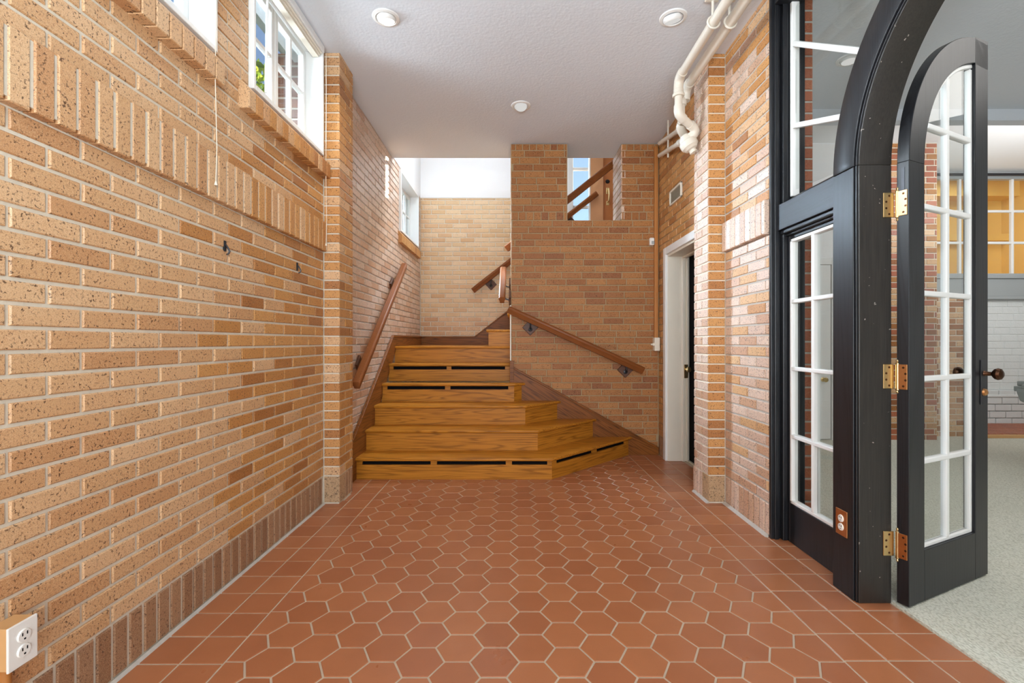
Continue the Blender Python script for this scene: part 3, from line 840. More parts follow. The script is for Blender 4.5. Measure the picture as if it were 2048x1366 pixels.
# ------------------------------------------------------------------ handrails
def handrail(label, p0, p1, side, mat, blocks, bdir, round_end=False):
    """moulded rail from p0 to p1; side = horizontal unit vector across the rail, away from the wall; blocks = positions on the wall"""
    t = empty('handrail', p0, label, 'handrail')
    p0, p1, side = Vector(p0), Vector(p1), Vector(side)
    d = (p1-p0).normalized(); up = side.cross(d)
    if up.z < 0: up = -up
    prof = [(-0.022, -0.038), (0.022, -0.038), (0.025, -0.012), (0.034, 0.004), (0.034, 0.022), (0.022, 0.034), (-0.022, 0.034), (-0.034, 0.022), (-0.034, 0.004), (-0.025, -0.012)]
    MB().prism([p0 + side*a + up*c for a, c in prof], p1-p0).build('rail', mat, t, 0.003, 2, True)
    for (c, wn_, on) in blocks:
        c = Vector(c); wn_ = Vector(wn_); tang = Vector((0, 0, 1)).cross(wn_)
        hd = 0.082
        dia = [c+tang*hd, c+Vector((0, 0, hd)), c-tang*hd, c-Vector((0, 0, hd))]
        blk = MB().prism(dia, wn_*0.022).build('wall_block', 'walnut_block', t, 0.003, 1)
        on = Vector(on)
        a0 = c+wn_*0.022
        MB().tube([a0+Vector((0, 0, -0.02)), a0+wn_*0.03+Vector((0, 0, -0.012)), (a0+on)/2+Vector((0, 0, -0.02))+wn_*0.02, on], 0.007, 10).build('bracket', 'steel_dark', t, smooth=True)
        MB().lathe([(0.0, 0.006), (0.012, 0.005), (0.022, 0.0)], Matrix.Translation(a0+Vector((0, 0, -0.02))) @ wn_.to_track_quat('Z', 'Y').to_matrix().to_4x4(), 16).build('bracket_plate', 'steel_dark', blk, smooth=True)
    return t
handrail('brown wooden handrail sloping down across the brown brick wall towards the white door', (-0.075, 4.685, 1.475), (1.285, 4.685, 0.858), (0, -1, 0), 'oak_rail_x',
         [((0.150, YM, 1.292), (0, -1, 0), (0.150, 4.685, 1.345)), ((1.117, YM, 0.862), (0, -1, 0), (1.117, 4.685, 0.905))], None)
handrail('long brown wooden handrail climbing the left wall beside the staircase', (XS+0.082, 3.70, 0.802), (XS+0.082, 5.31, 2.014), (1, 0, 0), 'oak_rail_y',
         [((XS, 3.98, 0.955), (1, 0, 0), (XS+0.08, 3.98, 0.985)), ((XS, 5.05, 1.765), (1, 0, 0), (XS+0.08, 5.05, 1.79))], None)
handrail('brown handrail on the pale rear brick wall rising to the right above the landing', (-0.60, 6.525, 1.862), (1.14, 6.525, 3.225), (0, -1, 0), 'oak_rail_x',
         [((-0.345, YR, 1.955), (0, -1, 0), (-0.345, 6.525, 2.02)), ((0.75, YR, 2.86), (0, -1, 0), (0.75, 6.525, 2.90))], None)
handrail('short handrail mounted on the end of the brown brick wall', (-0.135, 4.66, 1.565), (-0.135, 5.2, 1.955), (-1, 0, 0), 'oak_rail_y',
         [((MX0, 4.82, 1.60), (-1, 0, 0), (-0.135, 4.82, 1.655)), ((MX0, 5.06, 1.76), (-1, 0, 0), (-0.135, 5.06, 1.825))], None)
handrail('upper handrail seen crossing the square opening in the brown brick wall', (-0.107, 5.235, 2.19), (1.30, 5.235, 3.31), (0, 1, 0), 'oak_rail_x',
         [((0.42, YB, 2.52), (0, 1, 0), (0.42, 5.235, 2.58))], None)

# ------------------------------------------------------------------ front door and sidelight of the foyer (seen through the opening)
t = struct(empty('door_1', (1.6, YR, 2.38)), 'orange wooden front door with brass handle, seen through the square opening')
MB().box(1.246, 2.12, YR+0.05, YR+0.095, 2.385, 4.46).build('leaf', 'door_orange', t, 0.003, 1)
b = MB(); b.box(1.06, 1.240, YR-0.01, YR+0.052, 2.38, 4.5); b.box(2.126, 2.2, YR-0.01, YR+0.1, 2.38, 4.5); b.build('jamb', 'door_orange_pale', t, 0.003, 1)
MB().lathe([(0, 0.014), (0.018, 0.013), (0.026, 0.006), (0.03, 0.0)], Matrix.Translation((1.312, YR+0.05, 3.43)) @ Matrix.Rotation(PI/2, 4, 'X'), 20).build('deadbolt', 'steel_dark', t, smooth=True)
MB().box(1.292, 1.335, YR+0.044, YR+0.05, 3.25, 3.34).build('handle_plate', 'brass', t, 0.004, 2)
MB().tube([(1.314, YR+0.046, 3.31), (1.318, YR+0.0, 3.31), (1.324, YR-0.01, 3.24), (1.32, YR+0.0, 3.14), (1.314, YR+0.046, 3.13)], 0.010, 10).build('pull_handle', 'brass', t, smooth=True)
MB().box(1.294, 1.334, YR+0.044, YR+0.05, 3.09, 3.15).build('handle_plate', 'brass', t, 0.004, 2)
t = struct(empty('window_4', (0.93, YR, 2.38)), 'tall narrow sidelight window with blue sky beside the front door')
b = MB(); b.box(0.74, 0.815, YR-0.01, YR+0.052, 2.38, 4.5); b.box(1.040, 1.06, YR-0.01, YR+0.052, 2.38, 4.5)
b.box(0.815, 1.035, YR, YR+0.08, 2.38, 2.52); b.box(0.815, 1.035, YR, YR+0.08, 4.42, 4.5); b.build('frame', 'white_paint', t, 0.004, 1)
for z in (3.06, 3.60):
    MB().box(0.815, 1.035, YR+0.02, YR+0.06, z-0.02, z+0.02).build('glazing_bar', 'white_paint', t, 0.004, 1)
for (za, zb2) in ((2.52, 3.04), (3.08, 3.58), (3.62, 4.42)):
    box('pane', 'window_glass', t, 0.815, 1.035, YR+0.036, YR+0.040, za, zb2)

# ------------------------------------------------------------------ white closet door on the right
t = struct(empty('door_2', (XD, 4.1, 0)), 'white painted closet door frame with worn foot in the right rear brick wall')
b = MB(); b.box(XD-0.016, XD+0.02, 4.485, 4.558, 0, 2.055); b.box(XD-0.016, XD+0.02, 3.682, 3.755, 0, 2.055); b.box(XD-0.016, XD+0.02, 3.755, 4.485, 1.985, 2.055)
b.build('casing', 'white_paint', t, 0.006, 2)
b = MB(); b.box(XD+0.005, 1.72, 4.478, 4.52, 0, 2.0); b.box(XD+0.005, 1.72, 3.72, 3.765, 0, 2.0); b.box(XD+0.005, 1.72, 3.765, 4.478, 1.965, 2.0)
b.build('jamb', 'cream_paint', t, 0.002, 1)
b = MB(); b.box(1.60, 1.625, 4.462, 4.48, 0, 1.966); b.box(1.640, 1.652, 4.455, 4.48, 0, 1.966); b.box(1.60, 1.64, 3.765, 4.462, 1.95, 1.966); b.build('stop_moulding', 'cream_paint', t, 0.003, 1)
MB().box(1.668, 1.71, 3.77, 4.476, 0.01, 1.96).build('leaf', 'slot_black', t, 0.002, 1)  # black slab standing in for the dark room beyond the jamb
p_ = MB().box(1.612, 1.648, 4.452, 4.458, 0.80, 0.93).build('lock_plate', 'brass', t, 0.002, 1)
MB().lathe([(0.011, 0.0), (0.010, 0.03), (0.020, 0.038), (0.026, 0.05), (0.024, 0.064), (0.0, 0.072)], Matrix.Translation((1.634, 4.452, 0.885)) @ Matrix.Rotation(PI/2, 4, 'X'), 20).build('knob', 'brass', t, smooth=True)

# ------------------------------------------------------------------ black glazed arch screen
CY, CZ, RI, RO = 1.353, 1.925, 0.692, 0.846
scr = empty('arched_screen', (1.57, 1.5, 0), 'black painted timber screen with a round arch, glazed sidelight and fanned transom window', 'screen')
b = MB()
b.box(1.487, 1.515, 2.712, 2.735, 0, 3.2); b.box(1.505, 1.53, 2.702, 2.735, 0, 3.2); b.box(1.53, 1.545, 2.716, 2.735, 0, 3.2); b.box(1.545, 1.573, 2.690, 2.735, 0, 3.2); b.box(1.573, 1.651, 2.70, 2.735, 0, 3.2); b.box(1.651, 1.688, 2.715, 2.732, 0, 3.2)
b.build('wall_post', 'black_wood', scr, 0.004, 2)
for (ya, yb) in ((2.046, 2.199), (CY-RO, CY-RI)):
    far = ya > 1
    sgn = 1 if far else -1
    yi = ya if far else yb
    b = MB(); b.box(1.508, 1.651, ya, yb, 0, CZ); b.build('arch_post', 'black_wood_worn', scr, 0.003, 2)
    b = MB(); y1, y2 = sorted((yi+sgn*0.020, yi+sgn*0.153)); b.box(1.497, 1.5085, y1, y2, 0, CZ-0.001); b.build('post_face', 'black_wood', scr, 0.003, 2)
    b = MB(); y1, y2 = sorted((yi+sgn*0.006, yi+sgn*0.013)); b.box(1.501, 1.5085, y1, y2, 0, CZ); b.build('bead', 'black_wood', scr, 0.002, 2)
def arc(r, x, a0, a1, n=40): return [(x, CY+r*math.cos(a0+(a1-a0)*i/n), CZ+r*math.sin(a0+(a1-a0)*i/n)) for i in range(n+1)]
for (a0, a1) in ((0.0, PI/2), (PI/2, PI)):
    MB().strip(arc(RI, 1.508, a0, a1), arc(RO, 1.508, a0, a1), (0.143, 0, 0)).build('arch_ring', 'black_wood_worn', scr, 0.003, 2, True)
    MB().strip(arc(RI+0.020, 1.497, a0+0.002, a1), arc(RI+0.153, 1.497, a0+0.002, a1), (0.0115, 0, 0)).build('arch_face', 'black_wood', scr, 0.003, 2, True)
    MB().strip(arc(RI+0.006, 1.501, a0, a1), arc(RI+0.013, 1.501, a0, a1), (0.0075, 0, 0)).build('bead', 'black_wood', scr, 0.002, 2, True)
MB().box(1.50, 1.65, 0.40, 2.70, 2.80+0.30, 3.2).build('head_beam', 'black_wood_y', scr, 0.003, 1)
b = MB(); b.box(1.518, 1.60, 2.199, 2.712, 1.79, 1.938); b.build('transom_rail', 'black_wood_y', scr, 0.003, 2)
MB().prism([(1.545, 2.2, 1.938), (1.60, 2.2, 1.938), (1.60, 2.2, 1.985)], (0, 0.49, 0)).build('transom_sill', 'black_wood_y', scr)
MB().box(1.60, 1.651, 2.199, 2.70, 1.79, 1.985).build('transom_rail', 'black_wood_y', scr, 0.002, 1)
b = MB(); b.box(1.535, 1.575, 2.199, 2.70, 1.768, 1.79); b.box(1.555, 1.60, 2.199, 2.70, 1.755, 1.775); b.build('transom_moulding', 'black_wood_y', scr, 0.004, 2)
# fixed sidelight
sd = MB()
sd.box(1.573, 1.62, 2.672, 2.70, 0, 1.79); sd.box(1.573, 1.62, 2.199, 2.26, 0, 1.79); sd.box(1.573, 1.62, 2.26, 2.672, 0.0, 0.225); sd.box(1.573, 1.62, 2.26, 2.672, 1.735, 1.79)
sd = sd.build('sidelight', 'black_wood', scr, 0.003, 1)
def bars(parent, x0, x1, y0, y1, z0, z1, zs, ymid, w=0.011):
    b = MB(); b.box(x0, x1, y0, y0+0.018, z0, z1); b.box(x0, x1, y1-0.018, y1, z0, z1); b.box(x0, x1, y0, y1, z0, z0+0.018); b.box(x0, x1, y0, y1, z1-0.018, z1)
    b.build('glazing_frame', 'white_paint', parent, 0.004, 2)
    for z in zs: MB().box(x0-0.002, x1, y0+0.016, y1-0.016, z-w, z+w).build('glazing_bar', 'white_paint', parent, 0.005, 2)
    MB().box(x0-0.001, x1, ymid-w, ymid+w, z0+0.016, z1-0.016).build('glazing_bar', 'white_paint', parent, 0.005, 2)
SZ = [0.225, 0.610, 0.995, 1.378, 1.735]
bars(sd, 1.574, 1.612, 2.26, 2.675, SZ[0], SZ[-1], SZ[1:-1], 2.472)
for i in range(4):
    for (ya, yb) in ((2.278, 2.461), (2.483, 2.657)):
        box('pane', 'window_glass', sd, 1.594, 1.598, ya, yb, SZ[i]+0.01, SZ[i+1]-0.01)
# fanned transom window above, its bars radiating from the arch centre
tw = MB().box(1.585, 1.63, 2.672, 2.692, 1.985, 3.12).build('transom_window', 'white_paint', scr, 0.003, 1)
MB().box(1.60, 1.645, 2.692, 2.70, 1.985, 3.12).build('sash_stile', 'black_wood', scr)
angs = [math.radians(a) for a in (19.3, 35.3, 52.0, 71.0)]
YO = 2.672; ZO = 3.10
def rim(a):
    r = min((YO-CY)/max(math.cos(a), 1e-6), (ZO-CZ)/max(math.sin(a), 1e-6)); return r
for a in angs:
    d = Vector((0, math.cos(a), math.sin(a))); n = Vector((0, -math.sin(a), math.cos(a)))
    p0 = Vector((1.587, CY, CZ)) + d*(RO-0.01); p1 = Vector((1.587, CY, CZ)) + d*rim(a)
    MB().prism([p0-n*0.014, p1-n*0.014, p1+n*0.014, p0+n*0.014], (0.036, 0, 0)).build('glazing_bar', 'white_paint', tw, 0.005, 2)
cuts = [math.asin(0.062/RO)] + angs + [PI/2]
for i in range(len(cuts)-1):
    a0, a1 = cuts[i], cuts[i+1]
    inner = [(1.606, CY+(RO-0.01)*math.cos(a), CZ+(RO-0.01)*math.sin(a)) for a in (a0+(a1-a0)*k/6 for k in range(7))]
    outer = []
    for k in range(6, -1, -1):
        a = a0+(a1-a0)*k/6; r = rim(a); outer.append((1.606, CY+r*math.cos(a), CZ+r*math.sin(a)))
    MB().strip(inner, outer[::-1], (0.004, 0, 0)).build('pane', 'window_glass', tw)
# copper duplex outlet on the post
def outlet_face(parent, M, white):
    for dz in (0.0195, -0.0195):
        f = MB().lathe([(0.0, 0.004), (0.0155, 0.004), (0.017, 0.0)], M @ Matrix.Translation((0, 0, dz)) @ Matrix.Rotation(PI/2, 4, 'X'), 24).build('socket', white, parent)
        b = MB()
        for dx in (-0.006, 0.006): b.box(dx-0.0012, dx+0.0012, -0.0048, -0.002, dz+0.001, dz+0.009, M)
        b.box(-0.0022, 0.0022, -0.0048, -0.002, dz-0.010, dz-0.006, M)
        b.build('socket_slot', 'slot_black', f)
t = empty('wall_outlet', (1.497, 2.135, 0.32), 'copper plated duplex outlet low on the black arch post', 'outlet')
MB().box(1.4915, 1.497, 2.098, 2.172, 0.262, 0.380).build('cover_plate', 'copper', t, 0.002, 2)
outlet_face(t, Matrix.Translation((1.4915, 2.135, 0.321)) @ Matrix.Rotation(-PI/2, 4, 'Z'), 'plastic_white')

# ------------------------------------------------------------------ open arched door leaf
H0 = Vector((1.680, 1.989, 0)); U = Vector((0.909, 0.416, 0)).normalized(); NB = Vector((-U.y, U.x, 0))   # NB points away from the viewer
leaf = empty('arched_door', (1.680, 1.989, 0.012), 'open black arched door leaf with white glazing bars, standing on the carpet', 'door')
LW, LZ0 = 0.69, 0.014
def lp(u, d, z): return H0 + U*u + NB*d + Vector((0, 0, z))
def lbox(mb, u0, u1, d0, d1, z0, z1):
    M = Matrix(((U.x, NB.x, 0, H0.x), (U.y, NB.y, 0, H0.y), (0, 0, 1, 0), (0, 0, 0, 1)))
    return mb.box(u0, u1, d0, d1, z0, z1, M)
TH = 0.046
lbox(MB(), 0, 0.122, 0, TH, LZ0, CZ).build('hinge_stile', 'black_wood', leaf, 0.002, 1)
lbox(MB(), 0.568, LW, 0, TH, LZ0, CZ+math.sqrt(0.688**2-0.122**2)-0.004).build('lock_stile', 'black_wood', leaf, 0.002, 1)
lbox(MB(), 0.122, 0.568, 0, TH, LZ0, 0.236).build('bottom_rail', 'black_wood', leaf, 0.002, 1)
def larc(r, d, a0, a1, n=36): return [lp(LW-r*math.cos(a0+(a1-a0)*i/n), d, CZ+r*math.sin(a0+(a1-a0)*i/n)) for i in range(n+1)]
aend = math.acos(0.122/0.568); ae2 = math.acos(0.122/0.69)
A_ = [lp(LW-0.568*math.cos(aend*i/36), 0, CZ+0.568*math.sin(aend*i/36)) for i in range(37)]
B2 = [lp(LW-0.688*math.cos(ae2*i/36), 0, CZ+0.688*math.sin(ae2*i/36)) for i in range(37)]
MB().strip(A_, B2, NB*TH).build('arched_rail', 'black_wood', leaf, 0.002, 1, True)
# cap of the lock stile following the arc
q = [lp(LW-0.122, 0, CZ+0.55)] + [lp(LW-x, 0, CZ+math.sqrt(0.688**2-x*x)) for x in (0.122, 0.09, 0.06, 0.03, 0.0)] + [lp(LW, 0, CZ+0.55)]
MB().prism(q, NB*TH).build('stile_cap', 'black_wood', leaf)
ZB = [0.244, 0.620, 0.985, 1.364, 1.749, 2.111]
gf = MB(); d0, d1 = 0.012, 0.036
lbox(gf, 0.122, 0.140, d0, d1, 0.236, CZ); lbox(gf, 0.550, 0.568, d0, d1, 0.236, CZ+0.53); lbox(gf, 0.140, 0.550, d0, d1, 0.236, 0.254)
gf.strip([lp(LW-0.55*math.cos(aend*i/30), d0, CZ+0.55*math.sin(aend*i/30)) for i in range(31)], [lp(LW-0.569*math.cos(aend*i/30), d0, CZ+0.569*math.sin(aend*i/30)) for i in range(31)], NB*(d1-d0))
gf.build('glazing_frame', 'white_paint', leaf, 0.003, 1)
UM = 0.345
for z in ZB[1:]:
    ua = 0.138 if z < CZ else LW-math.sqrt(0.55**2-(z-CZ)**2)
    lbox(MB(), ua, 0.552, d0-0.003, d1, z-0.012, z+0.012).build('glazing_bar', 'white_paint', leaf, 0.005, 2)
lbox(MB(), UM-0.013, UM+0.013, d0-0.002, d1, 0.25, CZ+math.sqrt(0.556**2-(LW-UM)**2)).build('glazing_bar', 'white_paint', leaf, 0.005, 2)
for (ua, ub) in ((0.139, UM-0.012), (UM+0.012, 0.551)):
    for i in range(5): lbox(MB(), ua, ub, 0.022, 0.026, ZB[i]+0.01, ZB[i+1]-0.011).build('pane', 'window_glass', leaf)
    top = [lp(ua, 0.022, ZB[5]+0.01)] + [lp(ua+(ub-ua)*k/8, 0.022, max(ZB[5]+0.02, CZ+math.sqrt(max(0.0, 0.552**2-(LW-ua-(ub-ua)*k/8)**2)))) for k in range(9)] + [lp(ub, 0.022, ZB[5]+0.01)]
    MB().prism(top, NB*0.004).build('pane', 'window_glass', leaf)
# lock set
lbox(MB(), 0.612, 0.664, -0.004, 0, 0.845, 1.062).build('lock_plate', 'steel_dark', leaf, 0.002, 1)
Mk = Matrix.Translation(lp(0.645, -0.004, 0.995)) @ (-NB).to_track_quat('Z', 'Y').to_matrix().to_4x4()
MB().lathe([(0.0, 0.0), (0.014, 0.0), (0.011, 0.004), (0.009, 0.026), (0.015, 0.030), (0.025, 0.038), (0.0285, 0.049), (0.025, 0.060), (0.013, 0.067), (0, 0.068)], Mk, 28).build('knob', 'bronze', leaf, smooth=True)
Mk = Matrix.Translation(lp(0.645, TH, 0.995)) @ NB.to_track_quat('Z', 'Y').to_matrix().to_4x4()
MB().lathe([(0.0, 0.0), (0.014, 0.0), (0.011, 0.004), (0.009, 0.026), (0.015, 0.030), (0.025, 0.038), (0.0285, 0.049), (0.025, 0.060), (0.013, 0.067), (0, 0.068)], Mk, 28).build('knob', 'bronze', leaf, smooth=True)
Mk = Matrix.Translation(lp(0.640, -0.004, 0.905)) @ (-NB).to_track_quat('Z', 'Y').to_matrix().to_4x4()
MB().lathe([(0.0, 0.014), (0.010, 0.013), (0.016, 0.008), (0.018, 0.0)], Mk, 20).build('thumb_turn', 'copper', leaf, smooth=True)
# edge bolt slot near the top of the hinge edge, and three brass hinges
lbox(MB(), -0.0015, 0.001, 0.016, 0.028, 1.80, 1.90).build('bolt_slot', 'steel_dark', leaf)
HP = Vector((1.664, 2.030, 0))
for z in (1.748, 0.997, 0.265):
    h = MB().tube([(HP.x, HP.y, z-0.055), (HP.x, HP.y, z+0.055)], 0.0075, 14).build('hinge', 'brass', leaf, smooth=True)
    MB().lathe([(0.0, 0.075), (0.004, 0.073), (0.006, 0.068), (0.004, 0.062), (0.008, 0.058), (0.008, 0.054)], Matrix.Translation((HP.x, HP.y, z)), 12).build('finial', 'brass', h, smooth=True)
    MB().lathe([(0.0, -0.075), (0.004, -0.073), (0.006, -0.068), (0.004, -0.062), (0.008, -0.058), (0.008, -0.054)], Matrix.Translation((HP.x, HP.y, z)), 12).build('finial', 'brass', h, smooth=True)
    pl = MB().box(1.612, 1.658, 2.041, 2.046, z-0.054, z+0.054).build('hinge_plate', 'brass', h, 0.0015, 1)
    p2 = lbox(MB(), -0.003, 0.001, 0.006, 0.040, z-0.054, z+0.054).build('hinge_plate', 'copper', h, 0.001, 1)
    sc = MB()
    for (xx, zz) in ((1.637, 0.040), (1.624, 0.014), (1.624, -0.014), (1.637, -0.040)):
        sc.lathe([(0.0, 0.0015), (0.004, 0.001), (0.005, 0.0)], Matrix.Translation((xx, 2.041, z+zz)) @ Matrix.Rotation(PI/2, 4, 'X'), 10)
    sc.build('screw', 'bronze', h)
    sc = MB()
    for (dd, zz) in ((0.020, 0.040), (0.012, 0.014), (0.012, -0.014), (0.020, -0.040)):
        sc.lathe([(0.0, 0.0015), (0.004, 0.001), (0.005, 0.0)], Matrix.Translation(lp(-0.003, dd, z+zz)) @ (-U).to_track_quat('Z', 'Y').to_matrix().to_4x4(), 10)
    sc.build('screw', 'bronze', h)

# ------------------------------------------------------------------ room beyond the arch
fr2 = struct(box('floor_right', 'carpet_loop', None, 1.655, 8.2, -2.2, 6.6, -0.1, 0.008), 'pale grey green looped carpet in the room beyond the arch')
b = MB(); b.box(1.655, 8.2, -2.2, 4.15, 3.22, 3.4); b.box(1.655, 8.2, 4.15, 4.25, 3.12, 3.4)
struct(b.build('ceiling_right', 'ceiling_plaster'), 'plaster ceiling of the room beyond the arch with a dropped beam')
struct(box('ceiling_far_right', 'wall_white', None, 1.655, 8.2, 4.25, 6.6, 3.46, 3.6), 'white raised ceiling above the yellow windows beyond the arch')
b = MB(); b.box(1.72, 4.36, 5.42, 5.6, 0, 3.5); b.box(1.72, 1.76, 3.6, 5.5, 0, 3.5)
wall_right_room = struct(b.build('wall_right_room', 'wall_white'), 'white wall behind the sidelight in the room beyond the arch')
b = MB(); b.box(8.1, 8.2, -2.2, 6.6, 0, 3.5); b.box(1.65, 8.2, -2.3, -2.2, 0, 3.5)
struct(b.build('wall_far_right', 'wall_white'), 'plain far walls of the room beyond the arch')
# brown brick pier
pier = struct(box('pilaster', 'mortar_light', None, 4.36, 4.90, 5.418, 6.4, 0, 3.46), 'brown brick pier in the room beyond the arch')
ms = Masonry(pier); z = 0.0; i = 0
while z < 3.45:
    course(ms, lambda: random.choice(['brick_tan', 'brick_brown', 'brick_red']), lambda u: (u, 5.412, 0), 0, 4.36, 4.90, z, min(0.068, 3.455-z), 0.205, 4.36+(0.1 if i % 2 else 0)); z += 0.068; i += 1
ms.finish()
# low brown brick wall beside the pier
low = struct(box('wall_low', 'mortar_light', None, 4.90, 5.56, 5.618, 6.3, 0, 1.72), 'low brown brick wall seen through the arched door glass')
ms = Masonry(low); z = 0.0; i = 0
while z < 1.70:
    course(ms, lambda: random.choice(['brick_tan', 'brick_brown']), lambda u: (u, 5.612, 0), 0, 4.905, 5.555, z, min(0.068, 1.715-z), 0.205, 4.9+(0.1 if i % 2 else 0)); z += 0.068; i += 1
ms.finish()
# white painted brick wall with the yellow lit windows
YW2 = 6.35
ww = struct(wall_core('wall_white_brick', 'brick_painted', lambda u, d, z: (u, YW2+d, z), 4.9, 8.2, 0, 3.46, 0.16, [(5.70, 7.84, 2.04, 3.42)]), 'white painted brick wall with yellow lit windows beyond the arched door')
ms = Masonry(ww); i = 0; z = 0.02
while z < 1.70:
    pr = 0.05 if z < 0.40 else 0.0
    course(ms, 'brick_painted', lambda u: (u, YW2, 0), 0, 5.565, 8.1, z, 0.094, 0.22, 5.8+random.uniform(0, .2), jt=0.009, proud=pr+0.001, D=0.045+pr); z += 0.094; i += 1
ms.finish()
MB().box(5.565, 8.1, YW2-0.06, YW2+0.0, 0.395, 0.43).build('ledge', 'brick_painted', ww, 0.01, 2)
b = MB(); b.box(5.55, 8.1, YW2-0.05, YW2+0.01, 1.76, 2.0); b.box(5.55, 8.1, YW2-0.07, YW2+0.01, 1.72, 1.76); b.box(5.55, 8.1, YW2-0.075, YW2+0.01, 2.0, 2.055); b.build('sill_panel', 'grey_trim', ww, 0.006, 2)
t = struct(empty('window_5', (6.7, YW2, 2.06)), 'wide interior window with yellow lit panes beyond the arched door')
b = MB(); b.box(5.66, 7.86, YW2-0.02, YW2+0.06, 3.36, 3.45); b.box(5.66, 5.72, YW2-0.02, YW2+0.06, 2.04, 3.40); b.box(5.72, 7.86, YW2-0.02, YW2+0.05, 2.04, 2.075); b.build('frame', 'grey_trim', t, 0.004, 1)
MB().tube([(5.6, YW2-0.07, 3.40), (7.9, YW2-0.07, 3.40)], 0.018, 10).build('curtain_rod', 'steel_dark', t, smooth=True)
XB = [5.72, 6.06, 6.417, 6.774, 7.131, 7.488, 7.84]; ZBk = [2.075, 2.495, 2.925, 3.36]
for x in XB[1:-1]: MB().box(x-0.016, x+0.016, YW2-0.005, YW2+0.035, 2.07, 3.365).build('glazing_bar', 'white_paint', t, 0.004, 1)
for z in ZBk[1:-1]: MB().box(5.72, 7.84, YW2-0.003, YW2+0.033, z-0.016, z+0.016).build('glazing_bar', 'white_paint', t, 0.004, 1)
for i in range(len(XB)-1):
    for j in range(3): box('pane', 'window_glass', t, XB[i]+0.01, XB[i+1]-0.01, YW2+0.014, YW2+0.018, ZBk[j]+0.01, ZBk[j+1]-0.01)
# yellow room behind those panes
b = MB(); b.box(5.0, 8.6, 8.2, 8.3, 1.6, 4.0); b.box(5.0, 5.05, YW2+0.16, 8.2, 1.6, 4.0); b.box(8.55, 8.6, YW2+0.16, 8.2, 1.6, 4.0); b.box(5.0, 8.6, YW2+0.16, 8.3, 3.9, 4.0); b.box(5.0, 8.6, YW2+0.16, 8.3, 1.5, 1.6)
b.box(5.05, 8.55, 8.08, 8.2, 2.9, 3.02); b.box(5.05, 8.55, 7.9, 8.2, 3.62, 3.9)
struct(b.build('wall_yellow', 'wall_yellow'), 'yellow painted room lit behind the interior window')
light('yellow_room_lamp', 'AREA', (6.9, 7.2, 3.85), 26, NEUT, 1.6, 0.6, aim=(0, 0, -1))
# hearth with red brick top
he = empty('hearth', (6.5, 5.9, 0), 'low red brick hearth slab in front of the white painted brick wall', 'hearth')
MB().box(5.57, 8.0, 5.52, 6.29, 0.008, 0.030).build('bed', 'mortar_light', he)
bm_ = None
for r in range(4):
    for c in range(29):
        x = 5.58+c*0.082; y = 5.56+r*0.182
        if bm_ is None:
            o = MB().box(-0.037, 0.037, -0.086, 0.086, -0.012, 0.012).build('brick', 'brick_red', he, 0.003, 1); bm_ = o.data
        else:
            o = bpy.data.objects.new('brick', bm_); COL.objects.link(o); o.parent = he
        o.matrix_parent_inverse = Matrix(); o.location = Vector((x+0.037, y+0.09, 0.036))-he.location
MB().box(5.57, 8.0, 5.50, 5.545, 0.008, 0.045).build('edge_strip', 'box_wood', he, 0.003, 1)
# pool table corner at the right edge
pt_ = empty('pool_table', (5.0, 3.8, 0), 'grey green pool table whose corner shows at the right edge behind the arched door', 'table')
MB().box(4.540, 6.12, 3.0, 4.25, 0.70, 0.745).build('table_bed', 'table_green', pt_, 0.004, 1)
b = MB(); b.prism([(4.48, 3.05, 0.735), (4.48, 3.05, 0.765), (4.52, 3.05, 0.79), (4.62, 3.05, 0.79), (4.64, 3.05, 0.745)], (0, 1.08, 0)); b.build('rail', 'table_green', pt_, 0.008, 2, True)
b = MB(); b.box(4.580, 6.02, 4.14, 4.26, 0.745, 0.79); b.build('rail', 'table_green', pt_, 0.008, 2, True)
b = MB(); b.box(4.580, 6.02, 2.98, 3.10, 0.745, 0.79); b.build('rail', 'table_green', pt_, 0.008, 2, True)
b = MB(); b.prism([(4.49, 3.02, 0.70), (4.49, 3.02, 0.725), (4.56, 3.02, 0.725), (4.56, 3.02, 0.60), (4.52, 3.02, 0.62)], (0, 1.16, 0)); b.build('apron', 'table_green', pt_, 0.004, 1)
b = MB(); b.box(4.565, 6.02, 3.06, 4.16, 0.56, 0.70); b.build('body', 'table_black', pt_, 0.004, 1)
for (x, y) in ((4.72, 3.16), (4.72, 4.06), (5.87, 3.16), (5.87, 4.06)):
    MB().lathe([(0.0, 0.0), (0.06, 0.0), (0.06, 0.03), (0.045, 0.06), (0.065, 0.35), (0.075, 0.50), (0.075, 0.57), (0, 0.57)], Matrix.Translation((x, y, 0.008)), 18).build('leg', 'table_black', pt_, smooth=True)
# white panelled door behind the sidelight
t = struct(empty('door_3', (3.3, 5.42, 0)), 'white panelled door with brass knob seen through the sidelight')
b = MB(); b.box(2.72, 2.80, 5.39, 5.42, 0, 2.12); b.box(3.66, 3.74, 5.39, 5.42, 0, 2.12); b.box(2.80, 3.66, 5.39, 5.42, 2.04, 2.12); b.build('casing', 'white_paint', t, 0.006, 2)
MB().box(2.81, 3.65, 5.395, 5.418, 0.02, 2.035).build('leaf', 'white_paint', t, 0.003, 1)
for (za, zb2) in ((0.2, 0.56), (0.62, 0.98), (1.06, 1.42), (1.48, 1.90)):
    b = MB(); b.box(2.93, 3.53, 5.386, 5.395, za, zb2); b.build('panel', 'white_paint', t, 0.006, 2)
MB().lathe([(0.026, 0.0), (0.010, 0.006), (0.010, 0.03), (0.024, 0.04), (0.028, 0.055), (0.018, 0.066), (0, 0.068)], Matrix.Translation((3.56, 5.395, 0.71)) @ Matrix.Rotation(PI/2, 4, 'X'), 20).build('knob', 'brass', t, smooth=True)
